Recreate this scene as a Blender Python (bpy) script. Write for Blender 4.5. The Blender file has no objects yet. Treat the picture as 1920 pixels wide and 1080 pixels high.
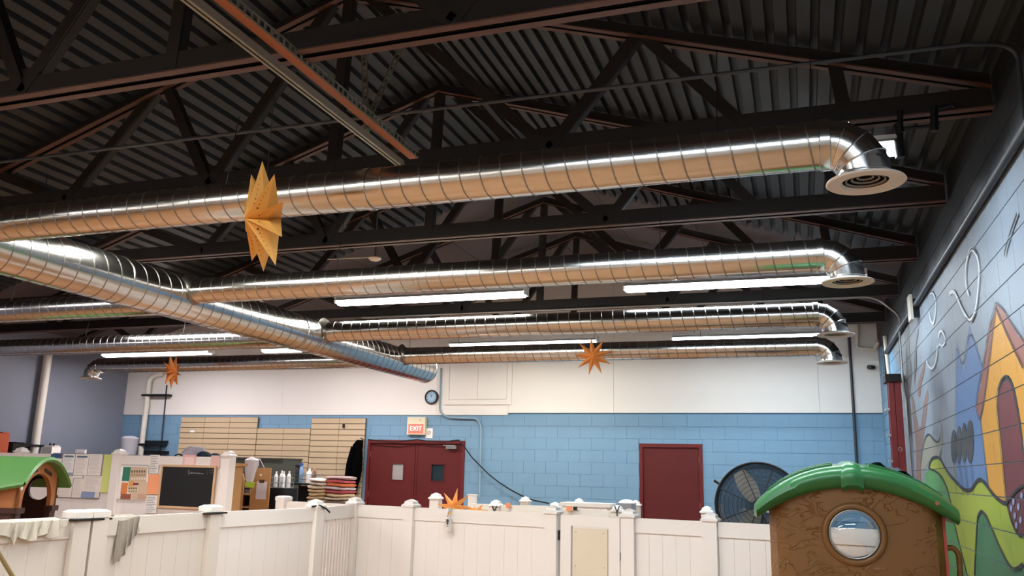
import bpy, math, random
from mathutils import Vector, Matrix
V = Vector
random.seed(7)
SC = bpy.context.scene
COL = SC.collection

# ------------------------------------------------------------------ camera
FPX, YAW, PIT, ROL, CAMZ = 1562.8, 0.335824, 0.218149, 0.0244924, 1.6
CF = V((-math.sin(YAW)*math.cos(PIT), math.cos(YAW)*math.cos(PIT), math.sin(PIT)))
R0 = V((math.cos(YAW), math.sin(YAW), 0)); U0 = R0.cross(CF)
CR = R0*math.cos(ROL) + U0*math.sin(ROL); CU = -R0*math.sin(ROL) + U0*math.cos(ROL)
CAM = V((0, 0, CAMZ))
cd = bpy.data.cameras.new('camera'); cam = bpy.data.objects.new('camera', cd); COL.objects.link(cam)
cd.sensor_width = 36; cd.lens = FPX/1920*36; cd.clip_start = .05; cd.clip_end = 200
m = Matrix((CR, CU, -CF)).transposed().to_4x4(); m.translation = CAM; cam.matrix_world = m
SC.camera = cam

def at(x, y, X=None, Y=None, Z=None):
    """world point where the sight line of photo pixel x, y meets the plane X=, Y= or Z="""
    d = CF + CR*((x-960)/FPX) - CU*((y-540)/FPX)
    t = X/d.x if X is not None else (Y/d.y if Y is not None else (Z-CAMZ)/d.z)
    return CAM + d*t

# ------------------------------------------------------------------ world, exposure
w = bpy.data.worlds.new('world'); SC.world = w; w.use_nodes = True
w.node_tree.nodes['Background'].inputs[0].default_value = (.5, .52, .55, 1)
w.node_tree.nodes['Background'].inputs[1].default_value = 0.0
SC.view_settings.view_transform = 'Standard'; SC.view_settings.look = 'None'
SC.view_settings.gamma = 1; SC.view_settings.use_curve_mapping = False
SC.view_settings.exposure = EXPOSURE = 0.27
LAMP_W = 62.0            # watts of every strip light
TUBE_E = 14.0

# ------------------------------------------------------------------ materials
def lin(h):
    h = h.lstrip('#'); o = []
    for i in (0, 2, 4):
        c = int(h[i:i+2], 16)/255
        o.append(c/12.92 if c <= .04045 else ((c+.055)/1.055)**2.4)
    return (*o, 1)
MATS = {}
def mat(name, hexc, rough=.6, metal=0, var=0.0, scale=6, bump=0.0, bscale=40, emit=0, spec=.5, alpha=1, trans=0):
    if name in MATS: return MATS[name]
    M = bpy.data.materials.new(name); M.use_nodes = True; N = M.node_tree; p = N.nodes['Principled BSDF']
    c = lin(hexc)
    p.inputs['Base Color'].default_value = c; p.inputs['Roughness'].default_value = rough
    p.inputs['Metallic'].default_value = metal; p.inputs['Specular IOR Level'].default_value = spec
    p.inputs['Alpha'].default_value = alpha; p.inputs['Transmission Weight'].default_value = trans
    if emit:
        p.inputs['Emission Color'].default_value = c; p.inputs['Emission Strength'].default_value = emit
    if var or bump:
        tc = N.nodes.new('ShaderNodeTexCoord'); geo = N.nodes.new('ShaderNodeNewGeometry')
    if var:
        n = N.nodes.new('ShaderNodeTexNoise'); n.inputs['Scale'].default_value = scale; n.inputs['Detail'].default_value = 5
        N.links.new(geo.outputs['Position'], n.inputs['Vector'])
        mx = N.nodes.new('ShaderNodeMix'); mx.data_type = 'RGBA'
        mx.inputs[6].default_value = tuple(max(0, v*(1-var)) for v in c[:3]) + (1,)
        mx.inputs[7].default_value = tuple(min(1, v*(1+var)) for v in c[:3]) + (1,)
        N.links.new(n.outputs['Fac'], mx.inputs[0]); N.links.new(mx.outputs[2], p.inputs['Base Color'])
    if bump:
        n2 = N.nodes.new('ShaderNodeTexNoise'); n2.inputs['Scale'].default_value = bscale; n2.inputs['Detail'].default_value = 4
        N.links.new(geo.outputs['Position'], n2.inputs['Vector'])
        b = N.nodes.new('ShaderNodeBump'); b.inputs['Strength'].default_value = bump; b.inputs['Distance'].default_value = .01
        N.links.new(n2.outputs['Fac'], b.inputs['Height']); N.links.new(b.outputs['Normal'], p.inputs['Normal'])
    MATS[name] = M
    return M

# ------------------------------------------------------------------ mesh helpers
class MB:
    def __init__(s): s.v, s.f, s.m = [], [], []
    def add(s, vs, fs, mi=0):
        k = len(s.v); s.v += [V(p) for p in vs]; s.f += [tuple(i+k for i in f) for f in fs]; s.m += [mi]*len(fs); return s
    def box(s, a, b, mi=0):
        (x0, y0, z0), (x1, y1, z1) = a, b
        x0, x1 = min(x0, x1), max(x0, x1); y0, y1 = min(y0, y1), max(y0, y1); z0, z1 = min(z0, z1), max(z0, z1)
        return s.add([(x0,y0,z0),(x1,y0,z0),(x1,y1,z0),(x0,y1,z0),(x0,y0,z1),(x1,y0,z1),(x1,y1,z1),(x0,y1,z1)],
                     [(0,3,2,1),(4,5,6,7),(0,1,5,4),(1,2,6,5),(2,3,7,6),(3,0,4,7)], mi)
    def obox(s, c, ax, ay, az, mi=0):
        c, ax, ay, az = V(c), V(ax), V(ay), V(az)
        P = [c+ax*i+ay*j+az*k for k in (-1,1) for j in (-1,1) for i in (-1,1)]
        return s.add(P, [(0,2,3,1),(4,5,7,6),(0,1,5,4),(1,3,7,5),(3,2,6,7),(2,0,4,6)], mi)
    def bar(s, p, q, w, h, up=(0,0,1), off=(0,0), mi=0):
        p, q = V(p), V(q); d = (q-p); L = d.length; d.normalize(); u = V(up); sd = d.cross(u)
        if sd.length < 1e-4: sd = d.cross(V((0,1,0)))
        sd.normalize(); u = sd.cross(d)
        return s.obox((p+q)/2 + sd*off[0] + u*off[1], d*(L/2), sd*(w/2), u*(h/2), mi)
    def tube(s, pts, r, n=8, mi=0, caps=True, closed=False):
        pts = [V(p) for p in pts]; k = len(s.v); prev = None; N = len(pts)
        rr = r if isinstance(r, (list, tuple)) else [r]*N
        for i, p in enumerate(pts):
            if closed: d = pts[(i+1) % N]-pts[i-1]
            else: d = pts[min(i+1, N-1)]-pts[max(i-1, 0)]
            d.normalize()
            if prev is None:
                a = V((0,0,1)) if abs(d.z) < .9 else V((1,0,0)); a = (a-d*a.dot(d)).normalized()
            else:
                a = (prev-d*prev.dot(d)).normalized()
            prev = a; b = d.cross(a)
            s.v += [p+(a*math.cos(t)+b*math.sin(t))*rr[i] for t in [2*math.pi*j/n for j in range(n)]]
        for i in range(N if closed else N-1):
            for j in range(n):
                a0, b0 = k+i*n, k+((i+1) % N)*n
                s.f.append((a0+j, a0+(j+1) % n, b0+(j+1) % n, b0+j)); s.m.append(mi)
        if caps and not closed:
            s.f.append(tuple(k+j for j in reversed(range(n)))); s.m.append(mi)
            s.f.append(tuple(k+(N-1)*n+j for j in range(n))); s.m.append(mi)
        return s
    def lathe(s, prof, o, axis=(0,0,1), n=20, mi=0, closed=False):
        o, ax = V(o), V(axis).normalized(); a = V((1,0,0)) if abs(ax.x) < .9 else V((0,1,0))
        a = (a-ax*a.dot(ax)).normalized(); b = ax.cross(a); k = len(s.v)
        for r, z in prof:
            s.v += [o+ax*z+(a*math.cos(t)+b*math.sin(t))*max(r, 1e-5) for t in [2*math.pi*j/n for j in range(n)]]
        L = len(prof)
        for i in range(L if closed else L-1):
            for j in range(n):
                p, q = k+i*n, k+((i+1) % L)*n
                s.f.append((p+j, p+(j+1) % n, q+(j+1) % n, q+j)); s.m.append(mi)
        return s
    def prism(s, pts, vec, mi=0):
        pts = [V(p) for p in pts]; n = len(pts); vec = V(vec)
        fs = [tuple(range(n)), tuple(reversed(range(n, 2*n)))] + [(i, i+n, (i+1) % n+n, (i+1) % n) for i in range(n)]
        return s.add(pts+[p+vec for p in pts], fs, mi)
    def ring(s, outer, inner, vec, mi=0):
        """flat band between two matched outlines, given thickness"""
        n = len(outer); vec = V(vec); o = [V(p) for p in outer]; i = [V(p) for p in inner]; k = len(s.v)
        s.v += o+i+[p+vec for p in o]+[p+vec for p in i]
        for j in range(n):
            l = (j+1) % n
            for q in ((j, l, n+l, n+j), (2*n+j, 3*n+j, 3*n+l, 2*n+l), (j, 2*n+j, 2*n+l, l), (n+j, n+l, 3*n+l, 3*n+j)):
                s.f.append(tuple(k+t for t in q)); s.m.append(mi)
        return s
    def grid(s, rows, mi=0):
        n = len(rows[0]); vs = [p for r in rows for p in r]
        return s.add(vs, [(i*n+j, i*n+j+1, (i+1)*n+j+1, (i+1)*n+j) for i in range(len(rows)-1) for j in range(n-1)], mi)
    def mesh(s, name, mats, smooth=False, inv=None):
        me = bpy.data.meshes.new(name)
        me.from_pydata([inv @ p if inv else p for p in s.v], [], s.f)
        for mm in (mats if isinstance(mats, (list, tuple)) else [mats]): me.materials.append(mm)
        me.polygons.foreach_set('material_index', s.m)
        if smooth: me.polygons.foreach_set('use_smooth', [True]*len(s.f))
        me.validate(); me.update()
        if smooth:
            try: me.set_sharp_from_angle(angle=math.radians(40))
            except Exception: pass
        return me

WM = {}
def tag(o, label=None, cat=None, group=None, kind=None):
    if label: o['label'] = label
    if cat: o['category'] = cat
    if group: o['group'] = group
    if kind: o['kind'] = kind
    return o
def thing(name, loc, label=None, cat=None, group=None, kind=None, rz=0):
    o = bpy.data.objects.new(name, None); COL.objects.link(o); o.empty_display_size = .1
    M = Matrix.Translation(V(loc)) @ Matrix.Rotation(rz, 4, 'Z'); o.matrix_basis = M; WM[o.name] = M
    return tag(o, label, cat, group, kind)
def part(mb, name, mats, parent, smooth=False, label=None, local=False):
    W = WM[parent.name]
    o = bpy.data.objects.new(name, mb.mesh(name, mats, smooth, None if local else W.inverted()))
    COL.objects.link(o); o.parent = parent; WM[o.name] = W
    if label: o['label'] = label
    return o
def solo(mb, name, mats, label, cat=None, group=None, kind=None, smooth=False):
    xs = [p.x for p in mb.v]; ys = [p.y for p in mb.v]; zs = [p.z for p in mb.v]
    loc = V(((min(xs)+max(xs))/2, (min(ys)+max(ys))/2, min(zs))); W = Matrix.Translation(loc)
    o = bpy.data.objects.new(name, mb.mesh(name, mats, smooth, W.inverted())); COL.objects.link(o)
    o.matrix_basis = W; WM[o.name] = W
    return tag(o, label, cat, group, kind)
def inst(me, name, parent, loc):
    o = bpy.data.objects.new(name, me); COL.objects.link(o); o.parent = parent; o.location = loc
    WM[o.name] = WM[parent.name]; return o
def copy_tree(o, parent=None):
    c = o.copy(); COL.objects.link(c); c.parent = parent
    for ch in list(o.children): copy_tree(ch, c)
    return c
def text(body, size, loc, rx, rz, material, parent, name='lettering', ext=.001):
    cu = bpy.data.curves.new(name, 'FONT'); cu.body = body; cu.size = size; cu.extrude = ext
    cu.align_x = 'CENTER'; cu.align_y = 'CENTER'
    tmp = bpy.data.objects.new(name, cu); COL.objects.link(tmp); bpy.context.view_layer.update()
    me = bpy.data.meshes.new_from_object(tmp.evaluated_get(bpy.context.evaluated_depsgraph_get())); bpy.data.objects.remove(tmp)
    me.materials.clear(); me.materials.append(material)
    o = bpy.data.objects.new(name, me); COL.objects.link(o); o.parent = parent
    o.matrix_basis = WM[parent.name].inverted() @ (Matrix.Translation(V(loc)) @ Matrix.Rotation(rz, 4, 'Z') @ Matrix.Rotation(rx, 4, 'X'))
    WM[o.name] = WM[parent.name]; return o
def arc(c, r, a0, a1, n, u, v):
    c, u, v = V(c), V(u), V(v)
    return [c+(u*math.cos(math.radians(a0+(a1-a0)*i/n))+v*math.sin(math.radians(a0+(a1-a0)*i/n)))*r for i in range(n+1)]
def bend(pts, r=.12, n=6):
    """round the corners of a polyline"""
    pts = [V(p) for p in pts]; out = [pts[0]]
    for i in range(1, len(pts)-1):
        a, b, c = pts[i-1], pts[i], pts[i+1]; k = min(r, (a-b).length*.45, (c-b).length*.45)
        p, q = b+(a-b).normalized()*k, b+(c-b).normalized()*k
        out += [p*(1-t)**2+b*2*t*(1-t)+q*t*t for t in [j/n for j in range(n+1)]]
    return out+[pts[-1]]
X3, Y3, Z3 = V((1,0,0)), V((0,1,0)), V((0,0,1))

# ------------------------------------------------------------------ palette
BLUE = mat('blue wall paint', '6f95b0', .55, var=.05, scale=3, bump=.12, bscale=60)
BLUE_L = mat('grey blue wall paint', '787e8c', .5, var=.10, scale=1.5, bump=.1, bscale=30)
WHITE_W = mat('white board paint', 'e6e3dd', .55, var=.02, scale=2)
FLOORM = mat('tan floor', 'a3754c', .45, var=.12, scale=2)
DECK = mat('grey metal deck', '252b30', .6, metal=.0, var=.15, scale=3)
DECKP = mat('plain roof board', '5f595b', .8, var=.1, scale=2)
STEEL_SHADE = mat('shaded primer steel', '1b1613', .6, var=.3, scale=8)  # shade on truss sides and webs put into a darker steel colour
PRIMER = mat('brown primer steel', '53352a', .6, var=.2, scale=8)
GALV = mat('galvanised duct steel', 'c9c9c7', .2, metal=1, var=.07, scale=18, bump=.04, bscale=9)
SEAM = mat('duct seam', '8d8a86', .35, metal=1)
STRUT = mat('zinc strut', '8b897c', .5, metal=.6, var=.1)
RUSTW = mat('orange brown bar', '9c5a30', .6, var=.1)
VINYL = mat('white vinyl', 'ebe6e0', .38, var=.015, scale=3)
VINYL_D = mat('weathered white vinyl', 'd9d3c9', .45, var=.02, scale=3)
CREAM = mat('cream board', 'dfd2ba', .5, var=.02)
RED = mat('dark red paint', '58191a', .6, spec=.3, var=.10, scale=4)
REDF = mat('dark red frame paint', '631e1e', .55, spec=.3, var=.08, scale=4)
BLACK = mat('black', '08090a', .65)
BLACKM = mat('black metal', '15171a', .45, metal=.3)
PIPEW = mat('white pipe', 'd8d3c8', .4, var=.03)
CONDUIT = mat('galvanised conduit', '9fa4a6', .35, metal=.85)
CONDB = mat('painted conduit blue', '86a2b2', .5)
CONDD = mat('dark pipe', '2a3036', .45)
PAPER = mat('white paper', 'ebe8e4', .7)
INK = mat('grey ink', '8a8784', .8)
DINK = mat('dark ink', '2b3140', .8)
WOOD = mat('light wood', 'b88a55', .5, var=.12, scale=12)
STARM = mat('orange paper', 'e0a651', .65, var=.06, scale=9)
STARO = mat('rust orange paper', 'cd7d38', .65, var=.06, scale=9)
HOLE = mat('punched hole', '3a1c08', .9)
D, XR, XL, YF = 14.2, 1.184, -13.6, -4.5

# ================================================================== THE SETTING
solo(MB().box((XL-.3, YF-.3, -.1), (XR+.3, D+.3, 0)), 'floor', FLOORM, 'tan brown floor running under the white fences', kind='structure')
solo(MB().box((XL-.2, YF-.2, 0), (XR+.25, YF, 5.7)), 'wall_front', mat('front wall paint', 'cfc8bd', .7, var=.04), 'plain pale wall closing the hall opposite the red doors', kind='structure')

# --- back wall: blue block masonry below, white boards above
DOORS = [(-7.745, -5.78, 2.145), (-2.615, -1.575, 2.135)]
wb = thing('wall_back', (0, 0, 0), 'back wall with blue painted blocks below and white boards above', kind='structure')
b = MB(); xs = XL
for x0, x1, zt in DOORS:
    b.box((xs, D+.008, 0), (x0, D+.2, 2.62)); b.box((x0, D+.008, zt), (x1, D+.2, 2.62)); xs = x1
b.box((xs, D+.008, 0), (XR+.2, D+.2, 2.62)); b.box((XL, D+.008, 2.62), (XR+.2, D+.2, 5.7))
part(b, 'mortar_bed', mat('blue mortar', '567f9c', .7), wb)
BH, BL_, J = .2035, .4064, .004
zt = 2.62; cache = {}; nblk = 0
for r in range(8):
    z1 = zt-r*BH; z0 = z1-BH; x = XL-(.2032 if r % 2 else 0)
    while x < XR:
        spans = [(max(x, XL), min(x+BL_, XR))]
        over = []
        for a, c, t in DOORS:
            if z0 < t:
                if z1 > t+.02:
                    for p, q in spans:
                        if min(q, c)-max(p, a) > .03: over.append((max(p, a), min(q, c), t))
                ns = []
                for p, q in spans:
                    if q <= a or p >= c: ns.append((p, q))
                    else:
                        if p < a-.02: ns.append((p, a))
                        if q > c+.02: ns.append((c, q))
                spans = ns
        for p, q in spans:
            if q-p < .03: continue
            L = round(q-p, 3); h = BH
            if L not in cache:
                cache[L] = MB().box((J/2, 0, J/2), (L-J/2, .02, h-J/2)).mesh('block', BLUE)
            inst(cache[L], 'block', wb, (p, D, z0)); nblk += 1
        for p, q, t in over:
            key = (round(q-p, 3), round(z1-t, 3))
            if key not in cache: cache[key] = MB().box((J/2, 0, 0), (key[0]-J/2, .02, key[1]-J/2)).mesh('block', BLUE)
            inst(cache[key], 'block', wb, (p, D, t))
        x += BL_
seams = [XL, -9.7, -6.37, -4.97, -3.05, .27, XR]
for i in range(6):
    zb = 2.605 if seams[i+1] <= -4.9 else 2.645
    part(MB().box((seams[i]+.002, D-.022, zb), (seams[i+1]-.002, D+.008, 5.68)), 'wall_board', WHITE_W, wb)

# --- left wall: smooth blue grey paint
wl = solo(MB().box((XL-.2, YF-.2, 0), (XL, D+.2, 5.7)), 'wall_left', BLUE_L, 'smooth grey blue side wall behind the tall poster fence', kind='structure')

# --- right wall: painted block masonry with the mural
wr = thing('wall_right', (0, 0, 0), 'pale blue block wall painted with a bright storybook mural', kind='structure')
def wallpaint():
    M = bpy.data.materials.new('pale blue wall with black overspray'); M.use_nodes = True; N = M.node_tree; p = N.nodes['Principled BSDF']
    g = N.nodes.new('ShaderNodeNewGeometry'); sp = N.nodes.new('ShaderNodeSeparateXYZ'); N.links.new(g.outputs['Position'], sp.inputs[0])
    n = N.nodes.new('ShaderNodeTexNoise'); n.inputs['Scale'].default_value = 2.2; n.inputs['Detail'].default_value = 4
    N.links.new(g.outputs['Position'], n.inputs['Vector'])
    a = N.nodes.new('ShaderNodeMath'); a.operation = 'MULTIPLY_ADD'; a.inputs[1].default_value = .45
    N.links.new(n.outputs['Fac'], a.inputs[0]); N.links.new(sp.outputs['Z'], a.inputs[2])
    r = N.nodes.new('ShaderNodeMapRange'); r.inputs['From Min'].default_value = 3.50; r.inputs['From Max'].default_value = 3.85
    r.interpolation_type = 'SMOOTHSTEP'
    N.links.new(a.outputs[0], r.inputs['Value'])
    mx = N.nodes.new('ShaderNodeMix'); mx.data_type = 'RGBA'; mx.inputs[6].default_value = lin('808e9c'); mx.inputs[7].default_value = lin('14181b')
    N.links.new(r.outputs[0], mx.inputs[0]); N.links.new(mx.outputs[2], p.inputs['Base Color'])
    n2 = N.nodes.new('ShaderNodeTexNoise'); n2.inputs['Scale'].default_value = 70
    N.links.new(g.outputs['Position'], n2.inputs['Vector'])
    bp = N.nodes.new('ShaderNodeBump'); bp.inputs['Strength'].default_value = .15; bp.inputs['Distance'].default_value = .01
    N.links.new(n2.outputs['Fac'], bp.inputs['Height']); N.links.new(bp.outputs[0], p.inputs['Normal'])
    p.inputs['Roughness'].default_value = .55
    return M
WPAINT = wallpaint()
def mp(name, h): return mat('mural '+name, h, .55, var=.06, scale=5, bump=.12, bscale=70)
MUR = [WPAINT, mp('terracotta', '8a564c'), mp('yellow', 'c88f29'), mp('charcoal', '34373a'), mp('red', '682a30'), mp('blue', '5676a6'),
       mp('lime', '95a62a'), mp('green', '4f8f4d'), mp('dark green', '2f6b41'), mp('maroon', '55292f'), mp('taupe', '8b8d80'),
       mp('mauve', '7c6560'), mp('line', '14161a'), mp('chalk', 'd5dade'), mp('lavender', '8d92bd'), mp('sky blue', '6f98b4'), mp('soot', '4d4f50')]
TER, YEL, CHA, REDP, BLU, LIM, GRN, DGR, MAR, TAU, MAU, LIN, CHK, LAV, SKY, SOOT = range(1, 17)
def ell(cx, cy, rx, ry, n=14): return [(cx+rx*math.cos(2*math.pi*i/n), cy+ry*math.sin(2*math.pi*i/n)) for i in range(n)]
hill = [(1742,878),(1746,861.5),(1754,857),(1763,858),(1774,880),(1784,894),(1796,906),(1803,914),(1811,919),(1818,920),(1824,917),(1831,904),(1837,898.5),(1845,902),(1855.6,917),(1866,930),(1874,937),(1882,943),(1889,944)]
low = [(1960,1072),(1920,1058),(1907,1069),(1896,1065),(1878,1032),(1859,987),(1849,964),(1841,958),(1836,964),(1833,976),(1828,1080)]
lefth = [(1742,878),(1757,884),(1767,895),(1775,911),(1781.5,932),(1793,995),(1815,1080),(1824,1120)]
PAINT = [
 (SKY, [(1600,640),(1672,655),(1690,700),(1690,1000),(1600,1000)]),
 (BLU, [(1794,637),(1807,699),(1817.8,607),(1843,687),(1838,714),(1830,760),(1837,787),(1854,912),(1837,899),(1824,917),(1811,919),(1796,906),(1792.6,869),(1792.6,720)]),
 (TER, [(1868.7,567),(1864,585),(1861,596),(1856,606),(1855,621),(1850,640),(1849,658),(1844,672),(1846,676),(1842,698),(1838,714),(1840,722),(1835,738),(1829.6,760),(1833,775),(1837,787),(1850,757),(1857,687),(1868,600),(1880,615),(1896,648),(1920,700),(1990,850),(2010,800),(1950,702),(1930,652),(1914,628),(1910,632),(1905,616),(1894,604),(1892,595.6),(1884,580.7)]),
 (YEL, [(1868,578),(1846,758),(1840,789),(1848,860),(1854,912),(1868,933),(1884,944),(1900,938),(1990,930),(1990,840),(1920,690),(1896,641)]),
 (CHA, [(1887,943),(1878,836),(1872,790),(1870,765),(1870.5,742),(1872,728),(1876,712),(1885,702),(1892,704),(1898,713),(1904,732),(1910,764),(1915,795),(1920,847),(1929,940)]),
 (REDP, [(1888.5,942),(1880,836),(1874,790),(1872,765),(1872.5,745),(1875,728),(1880,718),(1887,713.5),(1894,717),(1899,728),(1903,745),(1908,766),(1913,797),(1918,848),(1927,940)]),
 (LIM, hill+[(1896,973),(1913,1008),(1960,985)]+low+[(1826,1130),(1824,1120)]+lefth[::-1][1:]),
 (GRN, lefth+[(1790,1140),(1735,1140),(1735,890)]),
 (DGR, low[::-1]+[(1990,1090),(1990,1160),(1826,1160)]),
 (MAR, [(1889,944),(1897,932),(1907,921),(1920,910),(1945,905),(1960,930),(1962,965),(1945,1000),(1913,1008),(1903,990),(1896,973)]),
 (TAU, [(1731,839),(1733,826),(1737,817),(1744,813),(1748,819),(1752,826),(1759,830),(1764,822),(1767,802),(1768,820),(1766,843),(1763,858),(1754,857),(1746,861.5),(1736,876),(1730,910),(1727,880),(1728,865)]),
 (MAU, [(1708,735),(1714,754),(1718,780),(1722,802),(1727,800),(1730,775),(1734,745),(1740,728),(1741,745),(1738,770),(1733,810),(1730,835),(1727,868),(1727,920),(1719,920),(1718,840),(1713,790)]),
 (MAU, [(1721,742),(1722,718),(1727,700),(1731,686),(1736,674),(1735,692),(1731,706),(1728,722),(1725,745)]),
 (SOOT, [(1700,610),(1704,605),(1706,660),(1711,700),(1706,745),(1712,830),(1704,800),(1699,700)]),
 (SOOT, [(1721,618),(1723,616),(1722,632),(1719,640),(1719,690),(1715,720),(1714,680),(1718,640)]),
]
for cx, cy, rx, ry in ((1789,837,5.5,32),(1799,834,5,36),(1808.5,830,5,38),(1819.5,828,7,41)): PAINT.append((CHA, ell(cx, cy, rx, ry)))
for cx, cy in ((1897,953),(1904,967),(1911,950),(1915,975),(1907,985),(1917,930),(1925,960),(1930,940),(1902,941)): PAINT.append((LAV, ell(cx, cy, 2.4, 7, 8)))
LINES = [  # colour, width in metres, pixel points
 (LIN,.030,hill),(LIN,.026,low[1:]),(LIN,.022,lefth),(LIN,.018,[(1889,944),(1897,932),(1907,921),(1920,910),(1945,905)]),
 (LIN,.016,[(1889,944),(1896,973),(1903,990),(1913,1008),(1930,1000)]),
 (LIN,.014,[(1840,789),(1848,860),(1854,912)]),(LIN,.014,[(1868,578),(1857,668),(1846,758),(1838,788)]),(LIN,.014,[(1868,578),(1896,641),(1920,690)]),
 (LIN,.012,[(1868.7,567),(1861,596),(1855,621),(1849,658),(1846,676),(1838,714),(1829.6,760),(1837,787)]),(LIN,.012,[(1868.7,567),(1884,581),(1892,596),(1905,616),(1914,628),(1930,652)]),
 (LIN,.010,[(1843,687),(1817.8,607),(1807,699),(1794,637),(1792.6,720),(1792.6,869)]),
 (LIN,.012,[(1888,943),(1878,836),(1870,765),(1872,728),(1885,702),(1898,713),(1915,795),(1920,847)]),
 (LIN,.014,[(1728,865),(1731,839),(1737,817),(1744,813),(1752,826),(1759,830),(1764,822),(1767,802),(1762,784)]),(LIN,.012,[(1766,843),(1763,858)]),
 (LIN,.010,[(1752,808),(1754,824)]),(LIN,.010,[(1758,806),(1760,822)]),
 (LIN,.016,[(1790,865),(1796,922)]),(LIN,.016,[(1800,866),(1808,930)]),(LIN,.016,[(1810,866),(1817,930)]),(LIN,.016,[(1821,866),(1828,928)]),
 (CHK,.030,[(1819,554),(1814,540),(1812,518),(1813.5,495),(1818,477),(1822,468),(1826.7,467),(1832,474),(1837,489),(1839,510),(1837,533),(1835,560),(1831,584),(1826,598),(1820.7,603),(1813,592),(1804,575),(1798,560),(1792.6,548),(1787,546),(1782,551)]),
 (LIN,.014,[(1818,478),(1823,466),(1828,466),(1834,476)]),(LIN,.012,[(1831,588),(1826,600),(1820.7,605),(1813,595)]),
 (CHK,.022,[(1745,552),(1747,548),(1751,548),(1755,558),(1757,572),(1755.5,592),(1751.7,610),(1747,600),(1743.7,584)]),(LIN,.012,[(1744,552),(1747,547),(1751,547)]),
 (CHK,.020,[(1761,634),(1763,624),(1767,619),(1772,626),(1775,640),(1770,649),(1763,646)]),
 (CHK,.024,[(1760,648),(1758.5,663),(1757,676),(1753,688),(1748,692),(1742,685),(1739,676)]),
 (LIN,.022,[(1911,400),(1900,430),(1892,456),(1888,470),(1887,480)]),
]
RW0 = YF
def toYZ(p): q = at(p[0], p[1], X=XR); return (q.y, q.z)
from mathutils.geometry import tessellate_polygon
TRIS = []            # (y0,y1,z0,z1, material, layer, pts)
lay = 0
def addtri(pts, mi, layer):
    ys = [p[0] for p in pts]; zs = [p[1] for p in pts]; TRIS.append((min(ys), max(ys), min(zs), max(zs), mi, layer, pts))
for mi, poly in PAINT:
    lay += 1; P = [toYZ(p) for p in poly]
    for t in tessellate_polygon([[V((a, c, 0)) for a, c in P]]): addtri([P[i] for i in t], mi, lay)
for mi, wd, pl in LINES:
    lay += 1; P = [V(toYZ(p)) for p in pl]
    # smooth the stroke
    for _ in range(2):
        Q = [P[0]]
        for i in range(len(P)-1): Q += [P[i]*.75+P[i+1]*.25, P[i]*.25+P[i+1]*.75]
        P = Q+[P[-1]] if len(pl) > 2 else P
    L, R = [], []
    for i in range(len(P)):
        d = (P[min(i+1, len(P)-1)]-P[max(i-1, 0)]).normalized(); nn = V((-d.y, d.x))*wd/2; L.append(P[i]+nn); R.append(P[i]-nn)
    for i in range(len(P)-1):
        addtri([tuple(L[i]), tuple(L[i+1]), tuple(R[i+1])], mi, lay); addtri([tuple(L[i]), tuple(R[i+1]), tuple(R[i])], mi, lay)
def clip(pts, y0, y1, z0, z1):
    for ax, lim, sg in ((0, y0, 1), (0, y1, -1), (1, z0, 1), (1, z1, -1)):
        out = []
        for i in range(len(pts)):
            a, c = pts[i-1], pts[i]; ia, ic = (a[ax]-lim)*sg >= 0, (c[ax]-lim)*sg >= 0
            if ia != ic:
                t = (lim-a[ax])/(c[ax]-a[ax]); out.append((a[0]+(c[0]-a[0])*t, a[1]+(c[1]-a[1])*t))
            if ic: out.append(c)
        pts = out
        if len(pts) < 3: return []
    return pts
part(MB().box((XR+.006, YF-.2, 0), (XR+.25, D+.2, 5.7)), 'mortar_bed', mat('grey mortar', '8b98a1', .7), wr)
CH, CL = .2095, .419
blocks = []
for r in range(-6, 13):
    z0 = 1.523+r*CH; y = 4.0-(CL/2 if r % 2 else 0)
    while y < D: blocks.append((max(y, 4.0), min(y+CL, D), z0, z0+CH)); y += CL
blocks = [q for q in blocks if q[1]-q[0] > .05]
blocks.sort(key=lambda q: (q[0]+q[1])/2 + (2.5 if q[2] > 3.6 or q[2] < .9 else 0))
rest = MB()
for k, (y0, y1, z0, z1) in enumerate(blocks):
    g = .0035; y0 += .0016; y1 -= .0016; z0 += g; z1 -= g
    mb = MB() if k < 300 else rest
    mb.box((XR, y0, z0), (XR+.02, y1, z1))
    for t in TRIS:
        if t[1] < y0 or t[0] > y1 or t[3] < z0 or t[2] > z1: continue
        c = clip(t[6], y0, y1, z0, z1)
        if len(c) > 2: mb.add([(XR-.0002*t[5], a, e) for a, e in c], [tuple(range(len(c)))], t[4])
    if k < 300: part(mb, 'block', MUR, wr)
o = part(rest, 'far_blocks', MUR, wr); o['kind'] = 'stuff'

# --- roof: gables on steel trusses under a ribbed deck
KN = [(XR, 3.91), (-3.3, 5.32), (-7.8, 3.835), (-10.7, 4.79), (XL, 3.84)]
def chz(x):
    for (xa, za), (xb, zb) in zip(KN, KN[1:]):
        if xb-1e-6 <= x <= xa+1e-6: return za+(zb-za)*(xa-x)/(xa-xb)
    return KN[0][1] if x > XR else KN[-1][1]
ce = thing('ceiling', (0, 0, 0), 'dark ribbed metal deck over the trusses with plain boards at the back', kind='structure')
pitch, x = .134, XR+.05
def dz(x): return chz(min(max(x, XL), XR))+.115
while x > XL-.05:
    prof = []
    for k in range(6):
        a = x-k*pitch
        prof += [(a, 0), (a-.078, 0), (a-.084, .05), (a-.128, .05)]
    prof.append((x-6*pitch, 0))
    r0 = [(px, YF, dz(px)+pz) for px, pz in prof]; r1 = [(px, 10.0, dz(px)+pz) for px, pz in prof]
    part(MB().grid([r0, r1]), 'deck_sheet', DECK, ce)
    x -= 6*pitch
x = XR+.05
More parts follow.
